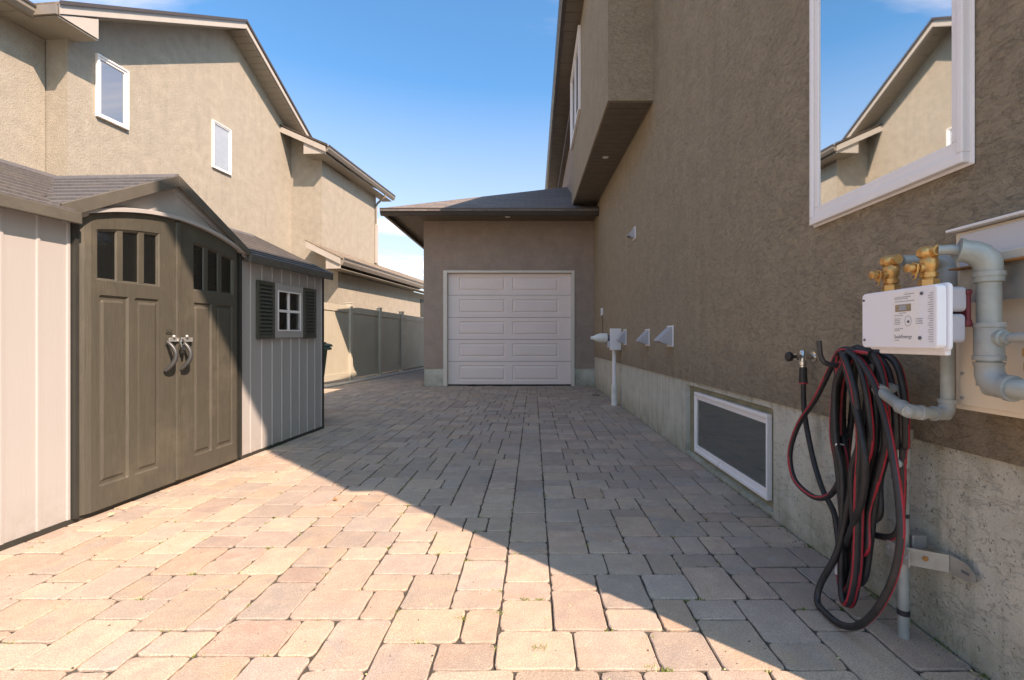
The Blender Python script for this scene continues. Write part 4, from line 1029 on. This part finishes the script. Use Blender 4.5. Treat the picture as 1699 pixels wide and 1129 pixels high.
for a, z, r_ in ((.04, 1.125, .0035), (.05, 1.003, .004), (.83, 1.126, .0045), (.81, 1.008, .0050), (.67, 1.053, .0035)):
    MB().stack(mp_(a, z), (-1, 0, 0), [(0, r_), (.0015, r_), (.0016, r_ * .6)], 12).build('screw', 'ink', GM)
# brass valves
def valve(y, label):
    V = thing('brass_valve', label, 'valve', (1.06, y, 1.143), 'brass shutoff valves on the gas meter')
    MB().stack((1.06, y, 1.143), (0, 0, 1), [(0, .021), (.003, .023), (.020, .023), (.022, .021)], 6).build('hex_nut', 'brass', V)
    MB().stack((1.06, y, 1.165), (0, 0, 1), [(0, .015), (.004, .015), (.005, .020), (.018, .020), (.020, .016), (.024, .017), (.034, .021), (.052, .021), (.060, .016)], 14).build('valve_body', 'brass', V, smooth=True)
    MB().stack((1.045, y, 1.236), (1, 0, 0), [(-.012, .010), (-.006, .016), (.012, .019), (.030, .017)], 12).build('elbow_head', 'brass', V, smooth=True)
    MB().stack((1.06, y + .02, 1.238), (0, -1, 0), [(0, .012), (.008, .017), (.03, .017), (.035, .014), (.048, .014)], 12).build('outlet', 'brass', V, smooth=True)
    MB().stack((1.045, y, 1.195), (-1, 0, 0), [(0, .012), (.014, .012), (.015, .007), (.030, .007), (.031, .012), (.044, .012), (.046, .008)], 12).build('plug', 'brass', V, smooth=True)
    b = MB(); b.prism([(y + .006, 1.212), (y - .012, 1.205), (y - .010, 1.185), (y - .002, 1.165), (y + .006, 1.165), (y + .010, 1.19)], 1.020, 1.025, lambda u, d, z: (d, u, z)); b.build('lock_wing', 'brass', V, bevel=.001)
    MB().stack((1.0205, y + .002, 1.172), (-1, 0, 0), [(0, .0045), (.0006, .0045)], 10).build('wing_hole', 'ink', V)
valve(1.367, 'brass shutoff valve on the far end of the meter, away from the cabinet')
valve(1.236, 'brass shutoff valve on the near end of the meter, feeding the pipe to the cabinet')
# outlet piping
OP = thing('gas_outlet_pipe', 'thick grey gas pipe bending down in front of the cabinet from the near valve', 'gas pipe', (1.15, 1.164, 1.2))
c1 = (1.150, 1.164, 1.222); c2 = (1.150, 1.164, .886)
MB().tube([(1.062, 1.212, 1.238), (1.085, 1.20, 1.237), c1], [.0125, .0135, .0145], 14).build('pipe', 'galv', OP, smooth=True)
elbow(OP, (1.09, 1.198, 1.236), c1, c2, .0240, 'galv')
MB().tube([(c1[0], c1[1], c1[2] - .03), c2], .0243, 18).build('pipe', 'galv', OP, smooth=True)
MB().stack((c1[0], c1[1], c1[2] - .075), (0, 0, 1), [(0, .026), (.002, .030), (.017, .030), (.019, .026)], 18).build('collar', 'galv', OP, smooth=True)
MB().stack((c1[0], c1[1], .951), (0, 0, 1), [(0, .032), (.011, .032), (.013, .0295), (.082, .0295), (.084, .032), (.095, .032)], 18).build('tee_fitting', 'rusty', OP, smooth=True)
elbow(OP, c1, c2, (1.150, .9, .886), .0240, 'rusty')
MB().tube([c2, (1.150, 1.085, .886), (1.158, 1.068, .886), (1.18, 1.062, .886), (1.26, 1.062, .886)], .0243, 18).build('pipe', 'galv', OP, smooth=True)
MB().tube([(1.155, 1.16, 1.007), (1.160, 1.075, 1.009), (1.26, 1.065, 1.009)], .0115, 12).build('branch_pipe', 'rusty', OP, smooth=True)
MB().stack((1.152, 1.142, 1.007), (.05, -1, 0), [(0, .021), (.012, .021), (.014, .015), (.022, .015)], 14).build('branch_collar', 'galv', OP, smooth=True)
MB().stack((1.165, 1.075, .928), (0, 0, 1), [(0, .010), (.002, .016), (.022, .016), (.024, .012), (.034, .012), (.036, .018), (.055, .018)], 8).build('regulator_fitting', 'brass', OP)
# cabinet
CB = thing('utility_cabinet', 'cream metal utility cabinet on the brown wall behind the gas piping', 'utility cabinet', (1.3, 1.1, .8))
MB().box(1.252, 1.338, 1.01, 1.368, .80, 1.318).build('cabinet_box', 'cabinet', CB, bevel=.004)
MB().box(1.243, 1.2515, 1.01, 1.345, 1.205, 1.308).build('upper_panel', 'cabinet_cool', CB, bevel=.002)
MB().box(1.243, 1.2515, 1.01, 1.345, .815, 1.190).build('door_panel', 'cabinet', CB, bevel=.002)
b = MB(); b.prism([(1.372, 1.320), (1.372, 1.328), (1.0, 1.328), (1.0, 1.320)], 1.225, 1.338, lambda u, d, z: (d, u, z)); b.build('lid', 'white', CB, bevel=.002)
for y, z in ((1.335, 1.285), (1.335, .905), (1.335, .835)): MB().stack((1.243, y, z), (-1, 0, 0), [(0, .005), (.003, .005), (.004, .003)], 8).build('screw', 'steel', CB)
PB = thing('steel_mounting_plate', 'grey steel plate with two slots fixed behind the thick outlet pipe', 'mounting plate', (1.2, 1.15, 1.15))
b = MB(); b.prism([(1.292, 1.198), (1.292, 1.115), (1.282, 1.105), (.98, 1.105), (.98, 1.198)], 1.196, 1.200, lambda u, d, z: (d, u, z)); b.build('plate', 'steel', PB)
MB().box(1.17, 1.2, .98, 1.30, 1.198, 1.202).build('top_flange', 'rust', PB)
for y in (1.215, 1.10): 
    MB().box(1.1945, 1.1958, y - .004, y + .004, 1.125, 1.18).build('slot', 'ink', PB)
    MB().stack((1.1945, y, 1.158), (-1, 0, 0), [(0, .009), (.006, .009), (.007, .005), (.014, .005)], 6).build('bolt', 'steel', PB)
o = MB().box(1.205, 1.242, 1.09, 1.275, 1.2065, 1.232).build('label_holder', 'cream', bevel=.003); tag(o, 'cream plastic strip above the steel plate on the cabinet', 'strip')

# ------------------------------------------------------------------ weeds and leaf litter
wb = MB(); wr = random.Random(21)
def tuft(x, y, n, s_, mi=0):
    for _ in range(n):
        a = wr.uniform(0, 6.28); l = s_ * wr.uniform(.5, 1.2); rx, ry = wr.uniform(-.02, .02), wr.uniform(-.008, .008)
        px, py = x + rx, y + ry; w_ = .0022
        tipx, tipy = px + math.cos(a) * l * .8, py + math.sin(a) * l * .8
        wb.add([(px - w_, py, -.008), (px + w_, py, -.008), (tipx, tipy, l * .45)], [(0, 1, 2)], mi if wr.random() > .15 else 1)
ps = [p for p in pieces[:260]]
for _ in range(130):
    x, y, w_, h_ = wr.choice(ps)
    if wr.random() < .5: tuft(x + w_ * g / 2, y + wr.uniform(-.5, .5) * h_ * g, wr.randrange(6, 26), wr.uniform(.008, .016))
    else: tuft(x + wr.uniform(-.5, .5) * w_ * g, y + h_ * g / 2, wr.randrange(6, 26), wr.uniform(.008, .016))
for _ in range(70):
    y = 1.25 + abs(wr.gauss(0, 1.2)); tuft(1.338, y, wr.randrange(10, 26), .013)
for _ in range(900):
    x = wr.uniform(-2.4, 1.32); y = 1.25 + wr.random() ** 1.6 * 6
    if wr.random() < .35: x = 1.335 - abs(wr.gauss(0, .04))
    r_ = wr.uniform(.0015, .0042); z = .0005
    wb.add([(x - r_, y - r_ * .7, z), (x + r_, y - r_ * .5, z), (x + r_ * .6, y + r_, z), (x - r_ * .8, y + r_ * .6, z), (x, y, z + r_ * .9)], [(0, 1, 4), (1, 2, 4), (2, 3, 4), (3, 0, 4)], wr.choice((2, 2, 3, 1)))
tuft(.02, 1.50, 40, .02); tuft(.36, 1.41, 26, .018); tuft(-.26, 1.66, 26, .018)
o = wb.build('joint_weeds', ['moss', 'straw', 'grit', 'joint'], recalc=False); o['kind'] = 'stuff'; o['label'] = 'tiny weeds and moss in the paver joints'
for k, (x, y, z, r_, lab) in enumerate(((-1.25, 2.87, .004, .5, 'small curled brown leaf lying on the shaded pavers past the shadow edge'), (-2.40, 2.60, .012, 1.4, 'twist of dry straw by the shed door corner'))):
    lm = MB(); q = [(0, 0), (.016, .008), (.03, .004), (.034, -.006), (.018, -.012)]
    lm.slab([(x + a * math.cos(r_) - c * math.sin(r_), y + a * math.sin(r_) + c * math.cos(r_), z + .006 + .008 * (i % 2)) for i, (a, c) in enumerate(q)], .001)
    o = lm.build('dry_leaf', 'rust' if k == 0 else 'straw', off=(x, y, z)); tag(o, lab, 'leaf')
